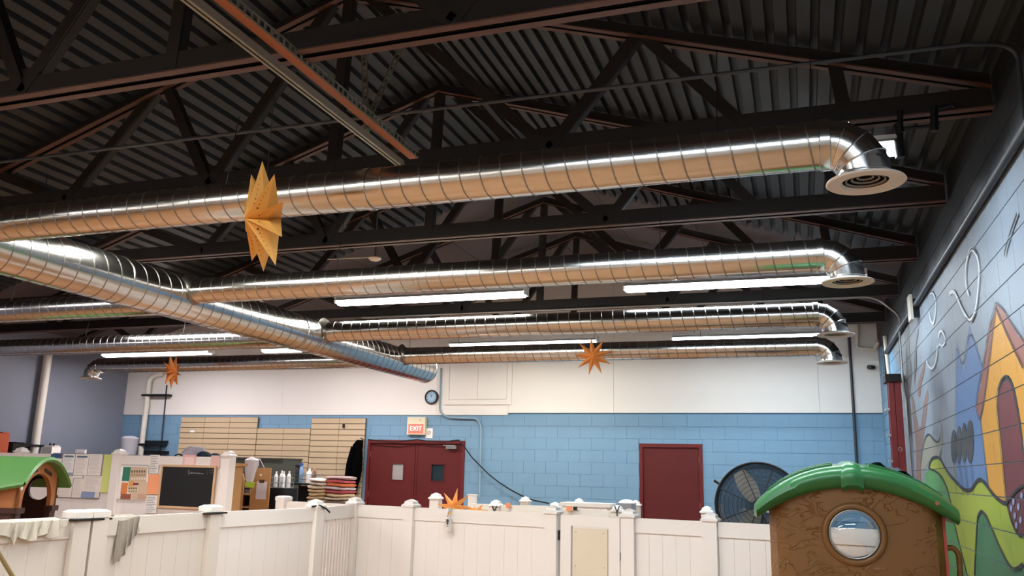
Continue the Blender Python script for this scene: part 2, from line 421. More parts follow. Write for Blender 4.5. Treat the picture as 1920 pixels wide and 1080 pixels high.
while x > XL-.05:
    x1 = x-1.22
    kn = sorted([q[0] for q in KN if x1 < q[0] < x] + [x, x1], reverse=True)
    mb = MB()
    for a, c in zip(kn, kn[1:]):
        a2, c2 = a-.004, c+.004
        mb.prism([(a2, 9.9, dz(a2)+.05), (c2, 9.9, dz(c2)+.05), (c2, D+.1, dz(c2)+.05), (a2, D+.1, dz(a2)+.05)], (0, 0, .03))
    part(mb, 'roof_board', DECKP, ce); x = x1

# ================================================================== ROOF STEEL_SHADE
ZB = 3.78
def make_truss(Y, label):
    t = thing('roof_truss', (-3.3, Y, ZB), label, 'roof truss', 'brown steel roof trusses')
    b = MB()
    for s in (-1, 1):
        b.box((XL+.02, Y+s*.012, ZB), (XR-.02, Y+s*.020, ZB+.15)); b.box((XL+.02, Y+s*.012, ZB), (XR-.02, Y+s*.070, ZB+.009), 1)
    part(b, 'bottom_chord', [STEEL_SHADE, PRIMER], t)
    for (xa, za), (xb, zb) in zip(KN, KN[1:]):
        b = MB(); xa2, xb2 = min(xa, XR-.02), max(xb, XL+.02)
        for s in (-1, 1):
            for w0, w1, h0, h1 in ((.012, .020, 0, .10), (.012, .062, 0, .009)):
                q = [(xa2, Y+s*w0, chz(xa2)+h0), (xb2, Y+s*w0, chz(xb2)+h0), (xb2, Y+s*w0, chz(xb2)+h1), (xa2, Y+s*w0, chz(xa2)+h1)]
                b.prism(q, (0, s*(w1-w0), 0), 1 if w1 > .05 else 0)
        part(b, 'top_chord', [STEEL_SHADE, PRIMER], t)
    webs = [(-.25,-.95),(-1.59,-.95),(-1.59,-3.15),(-3.35,-3.3),(-4.49,-3.45),(-4.49,-5.05),(-6.0,-5.15),(-6.0,-6.9),(-8.6,-8.9),(-9.3,-9.0),(-9.3,-10.6),(-11.9,-10.8),(-11.9,-12.6),(.35,.3)]
    for xb, xt in webs:
        p, q = V((xb, Y, ZB+.05)), V((xt, Y, chz(xt)+.05)); b = MB()
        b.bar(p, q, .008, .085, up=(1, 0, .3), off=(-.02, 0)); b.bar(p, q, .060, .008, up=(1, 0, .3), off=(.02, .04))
        part(b, 'web_member', [STEEL_SHADE, PRIMER], t)
        if xb in (-1.59, -4.49, -9.3, -11.9): pass
    for xb in (-1.59, -4.49):
        part(MB().prism([(xb-.16, Y-.006, ZB+.02), (xb+.16, Y-.006, ZB+.02), (xb+.1, Y-.006, ZB+.22), (xb-.1, Y-.006, ZB+.22)], (0, .012, 0)), 'gusset_plate', STEEL_SHADE, t)
    return t
TL = ['nearest brown steel roof truss crossing above the hanging zinc rail', 'dark steel roof truss just behind the nearest long duct',
      'dark steel roof truss passing behind the large yellow star', 'steel roof truss carrying the two longest bright strip lights',
      'steel roof truss right behind the wide trunk duct end branches', 'farthest steel roof truss beside the white boarded wall']
TY = [3.54, 5.30, 7.10, 8.95, 10.75, 12.55]
for Y, l in zip(TY, TL): make_truss(Y, l)

# zinc strut rail with its brown bar and straps, running front to back
sr = thing('strut_rail', (-2.58, 3.9, 3.68), 'zinc strut rail hung under the nearest truss', 'rail')
b = MB()
for dx, dz0, wx, hz in ((-.022, 0, .004, .045), (.022, 0, .004, .045), (0, .022, .044, .004), (-.014, -.022, .016, .004), (.014, -.022, .016, .004)):
    b.box((-2.58+dx-wx/2, 2.2, 3.70+dz0-hz/2), (-2.58+dx+wx/2, 4.96, 3.70+dz0+hz/2))
part(b, 'channel', STRUT, sr)
part(MB().tube([(-2.58, 4.955, 3.70), (-2.58, 4.985, 3.70)], .02, 12), 'end_ring', STRUT, sr)
br = thing('angle_bar', (-2.51, 3.9, 3.75), 'orange brown bar alongside the zinc strut rail', 'bar')
part(MB().box((-2.535, 2.2, 3.745), (-2.475, 5.0, 3.753)), 'flange', RUSTW, br)
b = MB(); y = 2.2
while y < 5.0:
    b.box((-2.474, y, 3.748), (-2.470, y+.018, 3.80)); b.box((-2.474, y+.018, 3.748), (-2.470, y+.055, 3.757)); b.box((-2.474, y+.018, 3.79), (-2.470, y+.055, 3.80)); y += .055
part(b, 'slotted_leg', STRUT, br)
for nm, a, c in (('vertical', (682, 95), (688, 250)), ('slanting', (752, 90), (690, 225))):
    p, q = at(*a, Y=4.72), at(*c, Y=4.56); d = (q-p); L = d.length; d.normalize(); sd = d.cross(Y3).normalized(); b = MB(); k = 0
    while k*.05 < L:
        for s in (-1, 1): b.obox(p+d*(k*.05+.025)+sd*s*.016, d*.025, sd*.006, Y3*.002)
        b.obox(p+d*(k*.05), d*.010, sd*.02, Y3*.002); k += 1
    solo(b, 'hanger_strap', STRUT, nm+' perforated steel strap holding up the zinc rail', 'strap', 'perforated hanger straps')

# conduits along the roof
solo(MB().tube(bend([(-9.5, 4.42, 3.86), (.95, 4.55, 3.86), (XR-.03, 4.6, 3.84), (XR-.03, 4.62, 3.2), (XR-.03, 4.3, 2.9)], .12), .012, 8), 'roof_conduit', CONDD, 'thin dark conduit crossing the roof and bending down the mural wall', 'conduit', smooth=True)
ya = 10.6
solo(MB().tube(bend([(-6.0, ya, 3.76), (at(1640, 562, Y=ya).x, ya, 3.76), (at(1690, 600, Y=ya).x, ya, 3.5), (XR-.05, ya+.1, 3.3), (XR-.05, ya+.1, 2.75), (XR-.03, ya+.15, 2.6), (XR-.03, ya+.15, 0.3)], .14), .014, 8), 'roof_conduit', CONDUIT, 'grey conduit along the far truss bending down beside the red ladder', 'conduit', smooth=True)
solo(MB().tube([(XR-.035, 4.2, 3.385), (XR-.035, 12.9, 3.36)], .028, 10).tube([(XR-.035, 12.9, 3.36), (XR-.035, 12.9, 3.0)], .02, 10), 'wall_conduit', CONDD, 'dark pipe running level along the top of the mural', 'pipe', smooth=True)
q = at(1714, 578, X=XR-.04)
solo(MB().box((XR-.09, q.y-.10, q.z-.13), (XR-.062, q.y+.10, q.z+.13)).box((XR-.062, q.y-.06, q.z-.09), (XR, q.y+.06, q.z+.09), 1), 'junction_box', [PIPEW, CONDD], 'pale junction box on the dark mural wall pipe', 'junction box')

# ================================================================== DUCTS
def spiral(p, q, r, pitch=.122, seg=20, rs=.003):
    p, q = V(p), V(q); d = q-p; L = d.length; d.normalize(); a = V((0, 0, 1)); a = (a-d*a.dot(d)).normalized(); c = d.cross(a)
    n = max(4, int(L/pitch*seg)); b = MB(); rows = []
    for i in range(n+1):
        s = L*i/n; th = 2*math.pi*s/pitch; u = a*math.cos(th)+c*math.sin(th)
        rows.append([p+d*(s-.006)+u*(r-.001), p+d*(s-.003)+u*(r+rs), p+d*(s+.003)+u*(r+rs), p+d*(s+.006)+u*(r-.001)])
    return b.grid(rows)
def pipe_part(t, p, q, r, name='pipe'):
    o = part(MB().tube([V(p)+(V(q)-V(p))*(i/12) for i in range(13)], r, 40), name, GALV, t, True)
    part(spiral(p, q, r), 'spiral_seam', SEAM, o, True)
    return o
FLANGE = mat('diffuser ivory', 'd3ccc2', .5); THROAT = mat('dark throat', '17181a', .7)
RD, ZD = .122, 3.222
def branch(Y, xs, xe, label, down=True, sgn=1, coupl=(), wires=()):
    """duct from xs to the elbow start; sgn +1 runs towards the mural wall"""
    t = thing('branch_duct', ((xs+xe)/2, Y, ZD-RD), label, 'air duct', 'branch ducts off the trunk duct')
    R = .175; xe0 = xe-sgn*R if down else xe
    pipe_part(t, (xs, Y, ZD), (xe0, Y, ZD), RD)
    part(MB().lathe([(RD+.002, 0), (RD+.003, .03), (.17, .085), (.176, .09), (.17, .10), (RD, .10)], (xs+sgn*.045, Y, ZD), (-sgn, 0, 0), 28, closed=True), 'saddle_collar', SEAM, t, True)
    for cx in coupl:
        part(MB().lathe([(RD, -.02), (RD+.006, -.018), (RD+.006, .018), (RD, .02)], (cx, Y, ZD), (1, 0, 0), 28), 'coupling', GALV, t, True)
    if down:
        part(MB().lathe([(RD, -.03), (RD+.007, -.025), (RD+.007, .02), (RD, .025)], (xe0, Y, ZD), (1, 0, 0), 28), 'coupling', GALV, t, True)
        c = V((xe0, Y, ZD-R)); el = thing_part('elbow', t)
        A = [90-90*i/4 for i in range(5)]
        mids = [0]+[(A[i]+A[i+1])/2 for i in range(4)]
        for i in range(4):
            # one straight gore between two slanted cuts
            rows = []
            for an in (A[i], A[i+1]):
                ca, sa = math.cos(math.radians(an)), math.sin(math.radians(an))
                rows.append([c+V((sgn*ca*(R+RD*math.cos(2*math.pi*j/28)), RD*math.sin(2*math.pi*j/28), sa*(R+RD*math.cos(2*math.pi*j/28)))) for j in range(29)])
            b = MB().grid(rows)
            an = A[i+1]; ca, sa = math.cos(math.radians(an)), math.sin(math.radians(an))
            b.tube([c+V((sgn*ca*(R+(RD+.001)*math.cos(2*math.pi*j/28)), (RD+.001)*math.sin(2*math.pi*j/28), sa*(R+(RD+.001)*math.cos(2*math.pi*j/28)))) for j in range(28)], .004, 6, closed=True)
            part(b, 'elbow_gore', GALV, el, True)
        o = V((xe0+sgn*R, Y, ZD-R))
        part(MB().lathe([(RD, 0), (RD, -.03)], o, (0, 0, 1), 28), 'drop_collar', GALV, t, True)
        df = thing_part('diffuser', t)
        part(MB().lathe([(.118, -.012), (.178, -.030), (.182, -.037), (.176, -.042), (.115, -.040), (.105, -.030)], o, (0, 0, 1), 36, closed=True), 'flange', FLANGE, df, True)
        for rr, zz in ((.088, -.030), (.062, -.022), (.036, -.014)):
            part(MB().lathe([(rr-.003, zz+.008), (rr, zz), (rr+.004, zz+.001), (rr+.001, zz+.009)], o, (0, 0, 1), 28, closed=True), 'vane_ring', mat('vane grey', '8d8780', .5), df, True)
        part(MB().lathe([(.116, -.012), (.116, .07), (.0, .07)], o, (0, 0, 1), 28), 'throat', THROAT, df)
    for wx in wires:
        part(MB().tube([(wx, Y, ZD+RD-.01), (wx+.01, Y+.05, ZB+.05)], .003, 5), 'hanger_wire', BLACKM, t)
    return t
def thing_part(name, parent):
    o = bpy.data.objects.new(name, None); COL.objects.link(o); o.parent = parent; WM[o.name] = WM[parent.name]; o.empty_display_size = .05; return o
TX, TZ, TR = -5.62, 3.168, .208
t = thing('trunk_duct', (TX, 7, TZ-TR), 'wide galvanised spiral trunk duct feeding all the branch ducts', 'air duct')
o = part(MB().tube([(TX, 1.5+i*10.52/20, TZ) for i in range(21)], TR, 48, caps=False), 'pipe', GALV, t, True)
part(spiral((TX, 1.5, TZ), (TX, 12.0, TZ), TR, .15, 28, .004), 'spiral_seam', SEAM, o, True)
part(MB().lathe([(TR, 0), (TR+.006, .01), (TR+.004, .03), (TR*.93, .045), (TR*.5, .055), (0, .058)], (TX, 12.0, TZ), (0, 1, 0), 40), 'end_cap', GALV, t, True)
for y in (5.6, 8.35, 8.68):
    part(MB().lathe([(TR, -.02), (TR+.009, -.018), (TR+.009, .018), (TR, .02)], (TX, y, TZ), (0, 1, 0), 40), 'coupling', GALV, t, True)
for y in (4.75, 7.2, 11.4):
    part(MB().tube([(TX+.02, y, TZ+TR), (TX, y, ZB+.05)], .004, 5), 'hanger_wire', BLACKM, t)
branch(4.16, TX+.19, .345, 'nearest long silver branch duct with a wide ivory diffuser', coupl=(-2.35,), wires=(-3.4, -.35, .12))
branch(6.37, TX+.19, .36, 'silver branch duct behind the large yellow star, second from the camera', coupl=(-3.05, -.9), wires=(-3.9, -1.0))
branch(8.76, TX+.19, .355, 'silver branch duct third from the camera, leaving the trunk at its coupling')
branch(10.9, TX+.19, .38, 'farthest right-hand branch duct behind the small orange star', wires=(-4.6, -1.2))
branch(6.8, TX-.19, -12.6, 'near branch duct leaving the trunk towards the grey blue wall', False, -1, wires=(-8.3, -9.3))
branch(9.12, TX-.19, -12.6, 'middle branch duct towards the grey blue wall with a bright top', False, -1, wires=(-7.9, -9.6))
branch(11.2, TX-.19, -11.55, 'farthest branch duct towards the grey blue wall, ending in a small elbow', True, -1, wires=(-8.0, -10.9))

q = at(703, 485, Y=8.2)
dm = thing('dome_fixture', q, 'small white dome fixture on a thin arm among the dark trusses', 'ceiling fixture')
part(MB().lathe([(0, -.03), (.05, -.022), (.075, 0), (.075, .012), (.03, .03), (0, .03)], q, (0, 0, 1), 20), 'dome', PIPEW, dm, True)
part(MB().tube([q+Z3*.02, V((q.x, 8.2, chz(q.x)+.10))], .01, 8), 'stem', CONDUIT, dm)
part(MB().tube([q+Z3*.02, q+V((-.62, 0, .03))], .007, 6), 'arm', PIPEW, dm)

# black iron pipe with tees beside the nearest diffuser
b = MB(); P = lambda x, y: at(x, y, Y=5.2)
bp = thing('iron_pipe', P(1688, 290), 'black iron pipe drop with tee fittings beside the nearest diffuser', 'pipe')
part(MB().tube([V((P(1686, 190).x, 5.2, ZB+.02)), P(1688, 292)], .018, 10), 'drop_pipe', BLACKM, bp, True)
for y0, y1 in ((232, 250), (262, 296)): part(MB().tube([P(1684, y0), P(1688, y1)], .027, 10), 'coupling', BLACKM, bp, True)
part(MB().tube([P(1690, 242), P(1750, 236), P(1752, 205), P(1790, 196)], .013, 8), 'cross_pipe', BLACKM, bp, True)
part(MB().tube([P(1752, 246), P(1752, 200)], .022, 8), 'tee', BLACKM, bp, True)
part(MB().tube([P(1786, 200), V((P(1788, 190).x, 5.2, ZB+.02))], .012, 8), 'riser', BLACKM, bp, True)

# ================================================================== STRIP LIGHTS
TINT = {0: (1, .965, .88), 1: (.81, .915, 1), 2: (1, .925, .93), 3: (.99, .92, .96)}
def tubemat(k):
    c = TINT[k]; M = bpy.data.materials.new('lit tube %s' % 'abcd'[k]); M.use_nodes = True; N = M.node_tree
    p = N.nodes['Principled BSDF']; p.inputs['Base Color'].default_value = (.9, .9, .9, 1)
    p.inputs['Emission Color'].default_value = (*c, 1); p.inputs['Emission Strength'].default_value = TUBE_E
    M.cycles.emission_sampling = 'NONE'
    return M
TUBEM = [tubemat(k) for k in range(4)]
HOUSE = mat('white enamel', 'e8e8e6', .4)
def strip(xc, Y, Z, label, k, wires=True):
    t = thing('strip_light', (xc, Y, Z), label, 'strip light', 'fluorescent strip lights under the trusses')
    h = 1.22
    part(MB().box((xc-h, Y-.055, Z+.035), (xc+h, Y+.055, Z+.085)), 'housing', HOUSE, t)
    for s in (-1, 1):
        part(MB().prism([(xc-h, Y+s*.055, Z+.05), (xc-h, Y+s*.115, Z+.018), (xc-h, Y+s*.115, Z+.022), (xc-h, Y+s*.055, Z+.06)], (2*h, 0, 0)), 'reflector', HOUSE, t)
        part(MB().box((xc+s*h-.012, Y-.08, Z-.008), (xc+s*h+.012, Y+.08, Z+.09)), 'end_cap', HOUSE, t)
        if wires: part(MB().tube([(xc+s*.9, Y, Z+.085), (xc+s*.9, Y+.03, ZB+.02)], .003, 5), 'hanger_wire', BLACKM, t)
    part(MB().prism([(xc-h+.015, Y-.075, Z+.034), (xc-h+.015, Y-.07, Z), (xc-h+.015, Y-.04, Z-.025), (xc-h+.015, Y+.04, Z-.025), (xc-h+.015, Y+.07, Z), (xc-h+.015, Y+.075, Z+.034)], (2*h-.03, 0, 0)), 'lamp_lens', TUBEM[k], t)
    ld = bpy.data.lights.new('strip_glow', 'AREA'); ld.shape = 'RECTANGLE'; ld.size = 2.38; ld.size_y = .14; ld.energy = LAMP_W*(.94 if k == 1 else 1); ld.color = TINT[k]
    lo = bpy.data.objects.new('strip_glow', ld); COL.objects.link(lo); lo.parent = t; lo.location = (0, 0, -.032)
    return t
CX = [-4.14, -.55, -7.73, -11.3]
strip(CX[0], 8.85, 3.59, 'long bright strip light over the trunk end, nearest of the central ones', 0)
strip(CX[1], 8.85, 3.59, 'long bright strip light running behind the second diffuser', 1)
strip(CX[0], 12.4, 3.59, 'slim bright strip light just above the small orange star', 0)
strip(CX[1], 12.4, 3.59, 'slim bright strip light between the two farthest diffusers', 1)
strip(CX[2], 12.4, 3.59, 'half hidden strip light beyond the trunk duct near the pink white boards', 2)
strip(CX[3], 12.4, 3.59, 'strip light above the small rust star near the grey blue wall', 3)
strip(-.58, 5.3, 3.59, 'strip light whose glaring end shows beside the nearest diffuser', 1)
strip(CX[0], 5.3, 3.59, 'strip light hidden above the nearest duct', 0)
strip(CX[2], 8.85, 3.59, 'strip light hidden behind the trunk duct', 2)
strip(CX[3], 5.3, 3.59, 'unseen strip light added at the grey blue wall end to brighten the posters', 3)  # unseen lamp added to brighten the tall poster fence
strip(CX[2], 5.3, 3.59, 'strip light over the brown playhouse with the arched doorway', 2)
for i, yy in enumerate((1.75, -1.8)):  # unseen lamp rows added to light the fence fronts
    for k in range(3):
        strip(CX[k], yy, 3.59, ['overhead', 'rearmost'][i]+' unseen strip light added behind the camera for the fence fronts, '+['middle', 'mural side', 'poster side'][k], k)

# ================================================================== PAPER STARS
def star(c, R, r, d, n, axis, up, mats, label, rot=0.0, holes=True, wire=None, lens=None):
    c = V(c); ax = V(axis).normalized(); u = V(up); u = (u-ax*u.dot(ax)).normalized(); v = ax.cross(u)
    t = thing('paper_star', c-Z3*R, label, 'paper star', 'folded paper stars')
    pt = lambda a, q: c+(u*math.cos(a)+v*math.sin(a))*q
    for i in range(n):
        a = rot+2*math.pi*i/n; L = R*(lens[i % len(lens)] if lens else 1)
        T, A, B = pt(a, L), pt(a-math.pi/n, r), pt(a+math.pi/n, r); Fc, Bc = c+ax*d, c-ax*d
        o = part(MB().add([T, A, B, Fc, Bc], [(0, 3, 1), (0, 2, 3), (0, 1, 4), (0, 4, 2)]), 'point', mats[0], t)
        if holes:
            b = MB()
            for S in (A, B):
                for Q, ww in ((.28, .012), (.40, .0075), (.5, .0055), (.6, .0055), (.7, .0055), (.8, .005)):
                    e = Fc.lerp(T, Q); m_ = e.lerp(S, .32*(1-Q)+.12); nn = (T-Fc).cross(S-Fc).normalized()
                    if nn.dot(ax) < 0: nn = -nn
                    e1 = (T-Fc).normalized(); e2 = nn.cross(e1); m_ = m_+nn*.0012; w_ = ww*R/.3*.55
                    b.add([m_+e1*w_, m_+e2*w_, m_-e1*w_, m_-e2*w_], [(0, 1, 2, 3)])
            part(b, 'pinholes', HOLE, o)
    if wire: part(MB().tube([c, V(wire)], .002, 5), 'hanging_thread', BLACKM, t)
    return t
ys = 3.62
c0 = at(493, 409, Y=ys); vd = (c0-CAM).normalized()
star(c0, .305, .062, .10, 10, -CR*.84-vd*.54, CU*.98+CR*.17, [STARM], 'large punched yellow orange paper star hanging edge on before the nearest duct', rot=.0, wire=(c0.x, ys, ZB), lens=(1, .95, .98, .92))
c1 = at(1112, 668, Y=10.5); vd = (c1-CAM).normalized()
star(c1, .25, .10, .06, 9, -vd, CU, [STARO], 'small orange paper star seen face on beneath the farthest strip light', rot=.12, wire=(c1.x, 10.68, ZB+.01))
c2 = at(323, 697, Y=10.5); vd = (c2-CAM).normalized()
star(c2, .27, .07, .08, 9, CR*.97-vd*.2, CU, [STARO], 'small rust orange paper star turned edge on by the white vent pipe', rot=.2, wire=(c2.x, 10.68, ZB+.01))

# ================================================================== DOORS
def door(name, x0, x1, zt, leaves, label):
    t = thing(name, ((x0+x1)/2, D, 0), label, kind='structure'); w_ = .055
    for a, c in ((x0, x0+w_), (x1-w_, x1)): part(MB().box((a, D-.02, 0), (c, D+.12, zt)), 'jamb', REDF, t)
    part(MB().box((x0+w_, D-.02, zt-.06), (x1-w_, D+.12, zt)), 'head', REDF, t)
    L = (x1-x0-2*w_)/leaves; out = []
    for k in range(leaves):
        a = x0+w_+k*L+.004; c = a+L-.008; y0 = D+.012+(.012 if k else 0)*0
        if leaves == 2:
            g0, g1 = ((.50, .76) if k == 0 else (.36, .64))
            gx0, gx1, gz0, gz1 = a+(c-a)*g0, a+(c-a)*g1, 1.42, 1.72
            b = MB().box((a, y0, .01), (gx0, y0+.045, zt-.064)).box((gx1, y0, .01), (c, y0+.045, zt-.064)).box((gx0, y0, .01), (gx1, y0+.045, gz0)).box((gx0, y0, gz1), (gx1, y0+.045, zt-.064))
            lf = part(b, 'door_leaf', RED, t)
            b = MB()
            for p, q in (((gx0-.012, gz0-.012), (gx1+.012, gz0+.006)), ((gx0-.012, gz1-.006), (gx1+.012, gz1+.012)), ((gx0-.012, gz0), (gx0+.006, gz1)), ((gx1-.006, gz0), (gx1+.012, gz1))):
                b.box((p[0], y0-.008, p[1]), (q[0], y0, q[1]))
            part(b, 'window_bead', RED, lf)
            part(MB().box((gx0, y0+.018, gz0), (gx1, y0+.026, gz1)), 'pane', mat('pale wired glass', '9d9a98', .25) if k == 0 else mat('dark wired glass', '1b2f36', .12), lf)
            out.append((a, c))
        else:
            lf = part(MB().box((a, y0, .01), (c, y0+.045, zt-.064)), 'door_leaf', RED, t); out.append((a, c))
        hx = a if (k == 0 and leaves == 2) else c
        for hz in (.3, 1.15, 1.88):
            part(MB().tube([(hx, y0-.008, hz-.05), (hx, y0-.008, hz+.05)], .009, 8), 'hinge', mat('worn hinge', '8a5a55', .4, metal=.5), lf, True)
    return t, out
dd, lv = door('door_1', *DOORS[0], 2, 'wide dark red double door with two small windows')
b = MB().box((-6.13, D-.06, 1.995), (-5.93, D, 2.05)); part(b, 'door_closer', CONDUIT, dd)
part(MB().bar((-5.95, D-.06, 2.055), (-6.14, D-.16, 2.055), .02, .012).bar((-6.14, D-.16, 2.055), (-6.07, D-.03, 2.06), .02, .012), 'closer_arm', CONDUIT, dd)
part(MB().box((-6.745, D+.004, .01), (-6.715, D+.02, 2.08)), 'meeting_stile', RED, dd)
door('door_2', *DOORS[1], 1, 'single plain dark red door next to the tall fan')
# cable strung along the double door and down to the pens
P = lambda x, y, yy=D-.095: at(x, y, Y=yy)
solo(MB().tube([P(690, 824), P(715, 827), P(740, 829), P(765, 826), P(783, 824), P(800, 827), P(830, 829), P(850, 826), P(860, 825)]+[P(872, 840), P(885, 858), P(900, 873), P(917, 890), P(935, 904), P(955, 917), P(975, 928), P(1000, 938), P(1030, 944)], .011, 6), 'power_cable', BLACK, 'black cable strung over the double door and sagging down the blue wall', 'cable', smooth=True)

# ================================================================== BACK WALL FITTINGS
q = at(811, 745, Y=D)
ck = thing('wall_clock', (q.x, D-.03, q.z-.13), 'round wall clock with black rim and pale blue face', 'clock')
part(MB().lathe([(.105, -.03), (.13, -.035), (.135, -.02), (.13, .01), (.1, .01)], (q.x, D-.032, q.z), (0, 1, 0), 32, closed=True), 'rim', BLACK, ck, True)
part(MB().lathe([(0, 0), (.108, 0), (.108, .008)], (q.x, D-.05, q.z), (0, 1, 0), 32), 'face', mat('pale blue dial', '9dbfd8', .5), ck)
b = MB()
for k in range(12):
    a = k*math.pi/6; c = V((q.x+math.sin(a)*.085, D-.052, q.z+math.cos(a)*.085)); b.obox(c, V((math.cos(a), 0, -math.sin(a)))*.005, Y3*.001, V((math.sin(a), 0, math.cos(a)))*.011)
part(b, 'hour_marks', DINK, ck)
part(MB().bar((q.x, D-.054, q.z), (q.x+.012, D-.054, q.z+.05), .002, .008, up=(1, 0, 0)).bar((q.x, D-.055, q.z), (q.x-.03, D-.055, q.z+.07), .002, .005, up=(1, 0, 0)), 'hands', DINK, ck)

e0, e1 = at(765, 782, Y=D-.06), at(797, 815, Y=D-.06)
ex = thing('exit_sign', ((e0.x+e1.x)/2, D-.06, e1.z), 'lit red EXIT sign with cream housing over the double door', 'exit sign')
part(MB().box((e0.x, D-.08, e1.z), (e1.x, D, e0.z)), 'housing', mat('cream housing', 'd9cfb0', .5), ex)
zm = e1.z+(e0.z-e1.z)*.60
SIGN = mat('lit red sign', 'ff5a4e', .5, emit=.9)
part(MB().box((e0.x+.03, D-.084, e1.z+.02), (e1.x-.03, D-.08, zm)), 'sign_face', SIGN, ex)
part(MB().lathe([(0, 0), (.012, 0), (.012, .004)], (e1.x-.1, D-.084, zm+.07), (0, 1, 0), 12), 'test_button', INK, ex)
text('EXIT', .12, ((e0.x+e1.x)/2, D-.0855, (e1.z+.02+zm)/2), math.pi/2, 0, mat('lit lettering', 'fff0dc', .5, emit=1.2), ex)
n0, n1 = at(799, 803, Y=D), at(811, 822, Y=D)
nt = thing('notice_card', ((n0.x+n1.x)/2, D-.01, n1.z), 'small white notice card with a faded red symbol beside the exit sign', 'notice')
part(MB().box((n0.x, D-.012, n1.z), (n1.x, D-.002, n0.z)), 'card', PAPER, nt)
part(MB().lathe([(.026, 0), (.038, 0), (.038, .002), (.026, .002)], ((n0.x+n1.x)/2, D-.015, (n0.z+n1.z)/2+.01), (0, 1, 0), 18, closed=True).obox(((n0.x+n1.x)/2, D-.014, (n0.z+n1.z)/2+.01), V((.02, 0, .02)), Y3*.001, V((.004, 0, -.004))), 'symbol', mat('faded red ink', 'b98a86', .7), nt)

# conduit stepping down the blue wall
P = lambda x, y, yy=D-.045: at(x, y, Y=yy)
solo(MB().tube(bend([P(827, 690), P(824, 772), P(838, 783), P(895, 785), P(902, 800), P(899, 932)], .09), .016, 8), 'wall_conduit', CONDB, 'painted conduit stepping down beside the double door', 'conduit', smooth=True)
solo(MB().tube([P(1592, 630), P(1611, 945)], .022, 8), 'wall_pipe', CONDD, 'thin black pipe standing on the back wall near the red ladder', 'pipe', smooth=True)

# access hatch in the white boards
h = thing('wall_hatch', (-5.55, D-.03, 2.78), 'white double wall hatch framed in the boards above the conduit', 'hatch')
hx0, hx1, hz0, hz1 = -6.21, -4.90, 2.79, 3.75
for a, c in (((hx0, hz0), (hx0+.09, hz1)), ((hx1-.09, hz0), (hx1, hz1)), ((hx0+.09, hz0), (hx1-.09, hz0+.09))):
    part(MB().box((a[0], D-.045, a[1]), (c[0], D-.022, c[1])), 'frame_rail', WHITE_W, h)
for a, c in ((hx0+.097, -5.56), (-5.548, hx1-.097)): part(MB().box((a, D-.040, hz0+.098), (c, D-.022, hz1)), 'hatch_door', WHITE_W, h)
for x in (-6.12, -4.99): part(MB().tube([(x, D-.047, 2.97), (x, D-.047, 3.05)], .007, 6), 'hinge', WHITE_W, h)

# security camera and boxed pipe at the corner
sq = at(1634, 688, Y=D-.12)
s_ = thing('security_camera', sq, 'small dark security camera at the white board corner', 'camera')
part(MB().tube([sq+V((-.04, -.06, -.01)), sq+V((.03, .06, 0))], .035, 12), 'body', BLACKM, s_, True)
part(MB().tube([sq, V((sq.x+.05, D-.02, sq.z+.02))], .012, 8), 'bracket', CONDD, s_)
solo(MB().tube(bend([P(1607, 600, D-.1), P(1607, 652, D-.1), P(1640, 655, D-.1), P(1648, 640, D-.3)], .03), .03, 10), 'drain_pipe', PIPEW, 'white pipe loop tucked in the far corner under the roof', 'pipe', smooth=True)
solo(MB().tube([at(1659, 630, Y=12.6), at(1668, 706, Y=12.6), V((at(1668, 706, Y=12.6).x, 12.6, 0.2))], .03, 10), 'down_pipe', PIPEW, 'pale downpipe rising behind the red ladder', 'pipe', smooth=True)

# white vent pipe with black brackets, and the thin black line beside it
vp = thing('vent_pipe', (-12.93, D-.12, 0), 'white vent pipe with a curved top on black brackets', 'pipe')
part(MB().tube(bend([(-12.93, D-.12, .3), (-12.93, D-.12, 3.36), (-12.75, D-.10, 3.44), (-12.70, D-.02, 3.44)], .12), .055, 14), 'pipe', PIPEW, vp, True)
for zz in (3.0, 1.99): part(MB().box((-13.03, D-.19, zz-.02), (-12.38, D, zz+.02)), 'bracket', BLACKM, vp)
P = lambda x, y, yy=D-.03: at(x, y, Y=yy)
solo(MB().tube([P(313, 722), P(301, 850), V((P(301, 850).x, D-.03, .3))], .016, 6), 'riser_line', CONDD, 'thin dark riser line right of the white vent pipe', 'pipe', smooth=True)
b = MB(); zz = at(290, 828, Y=D).z; b.box((-13.3, D-.06, zz-.02), (-12.35, D-.02, zz+.02)); b.box((-13.0, D-.06, zz-.25), (-12.3, D-.02, zz-.19)); b.bar((-13.3, D-.04, zz), (-13.45, D-.04, zz-.3), .03, .03)
solo(b, 'pipe_bracket', BLACKM, 'black strut bracket frame low on the white vent pipe', 'bracket')
lp = thing('vent_pipe', (XL+.12, 12.0, 0), 'long pale pipe strapped to the grey blue side wall', 'pipe')
part(MB().tube([(XL+.12, 12.0, 0.2), (XL+.12, 12.0, 3.6)], .075, 16), 'pipe', PIPEW, lp, True)
part(MB().box((XL, 11.7, 1.86), (XL+.2, 12.25, 1.90)), 'bracket', BLACKM, lp)
solo(MB().lathe([(0, 0), (.15, 0), (.17, .3), (.175, .32), (.16, .33), (.10, .36), (0, .37)], at(240, 851, Y=13.4)-Z3*.02, (0, 0, 1), 20), 'grey_bucket', mat('pale grey plastic', '9c9ca4', .45), 'pale grey lidded bucket beside the white vent pipe', 'bucket', smooth=True)
q = at(240, 851, Y=13.4)
sh = thing('back_shelf', (q.x-1.2, 13.45, 0), 'dark shelf carrying small items beneath the grey blue wall', 'shelf')
part(MB().box((XL+.02, 13.15, q.z-.07), (q.x+.6, 13.75, q.z-.025)), 'board', BLACKM, sh)
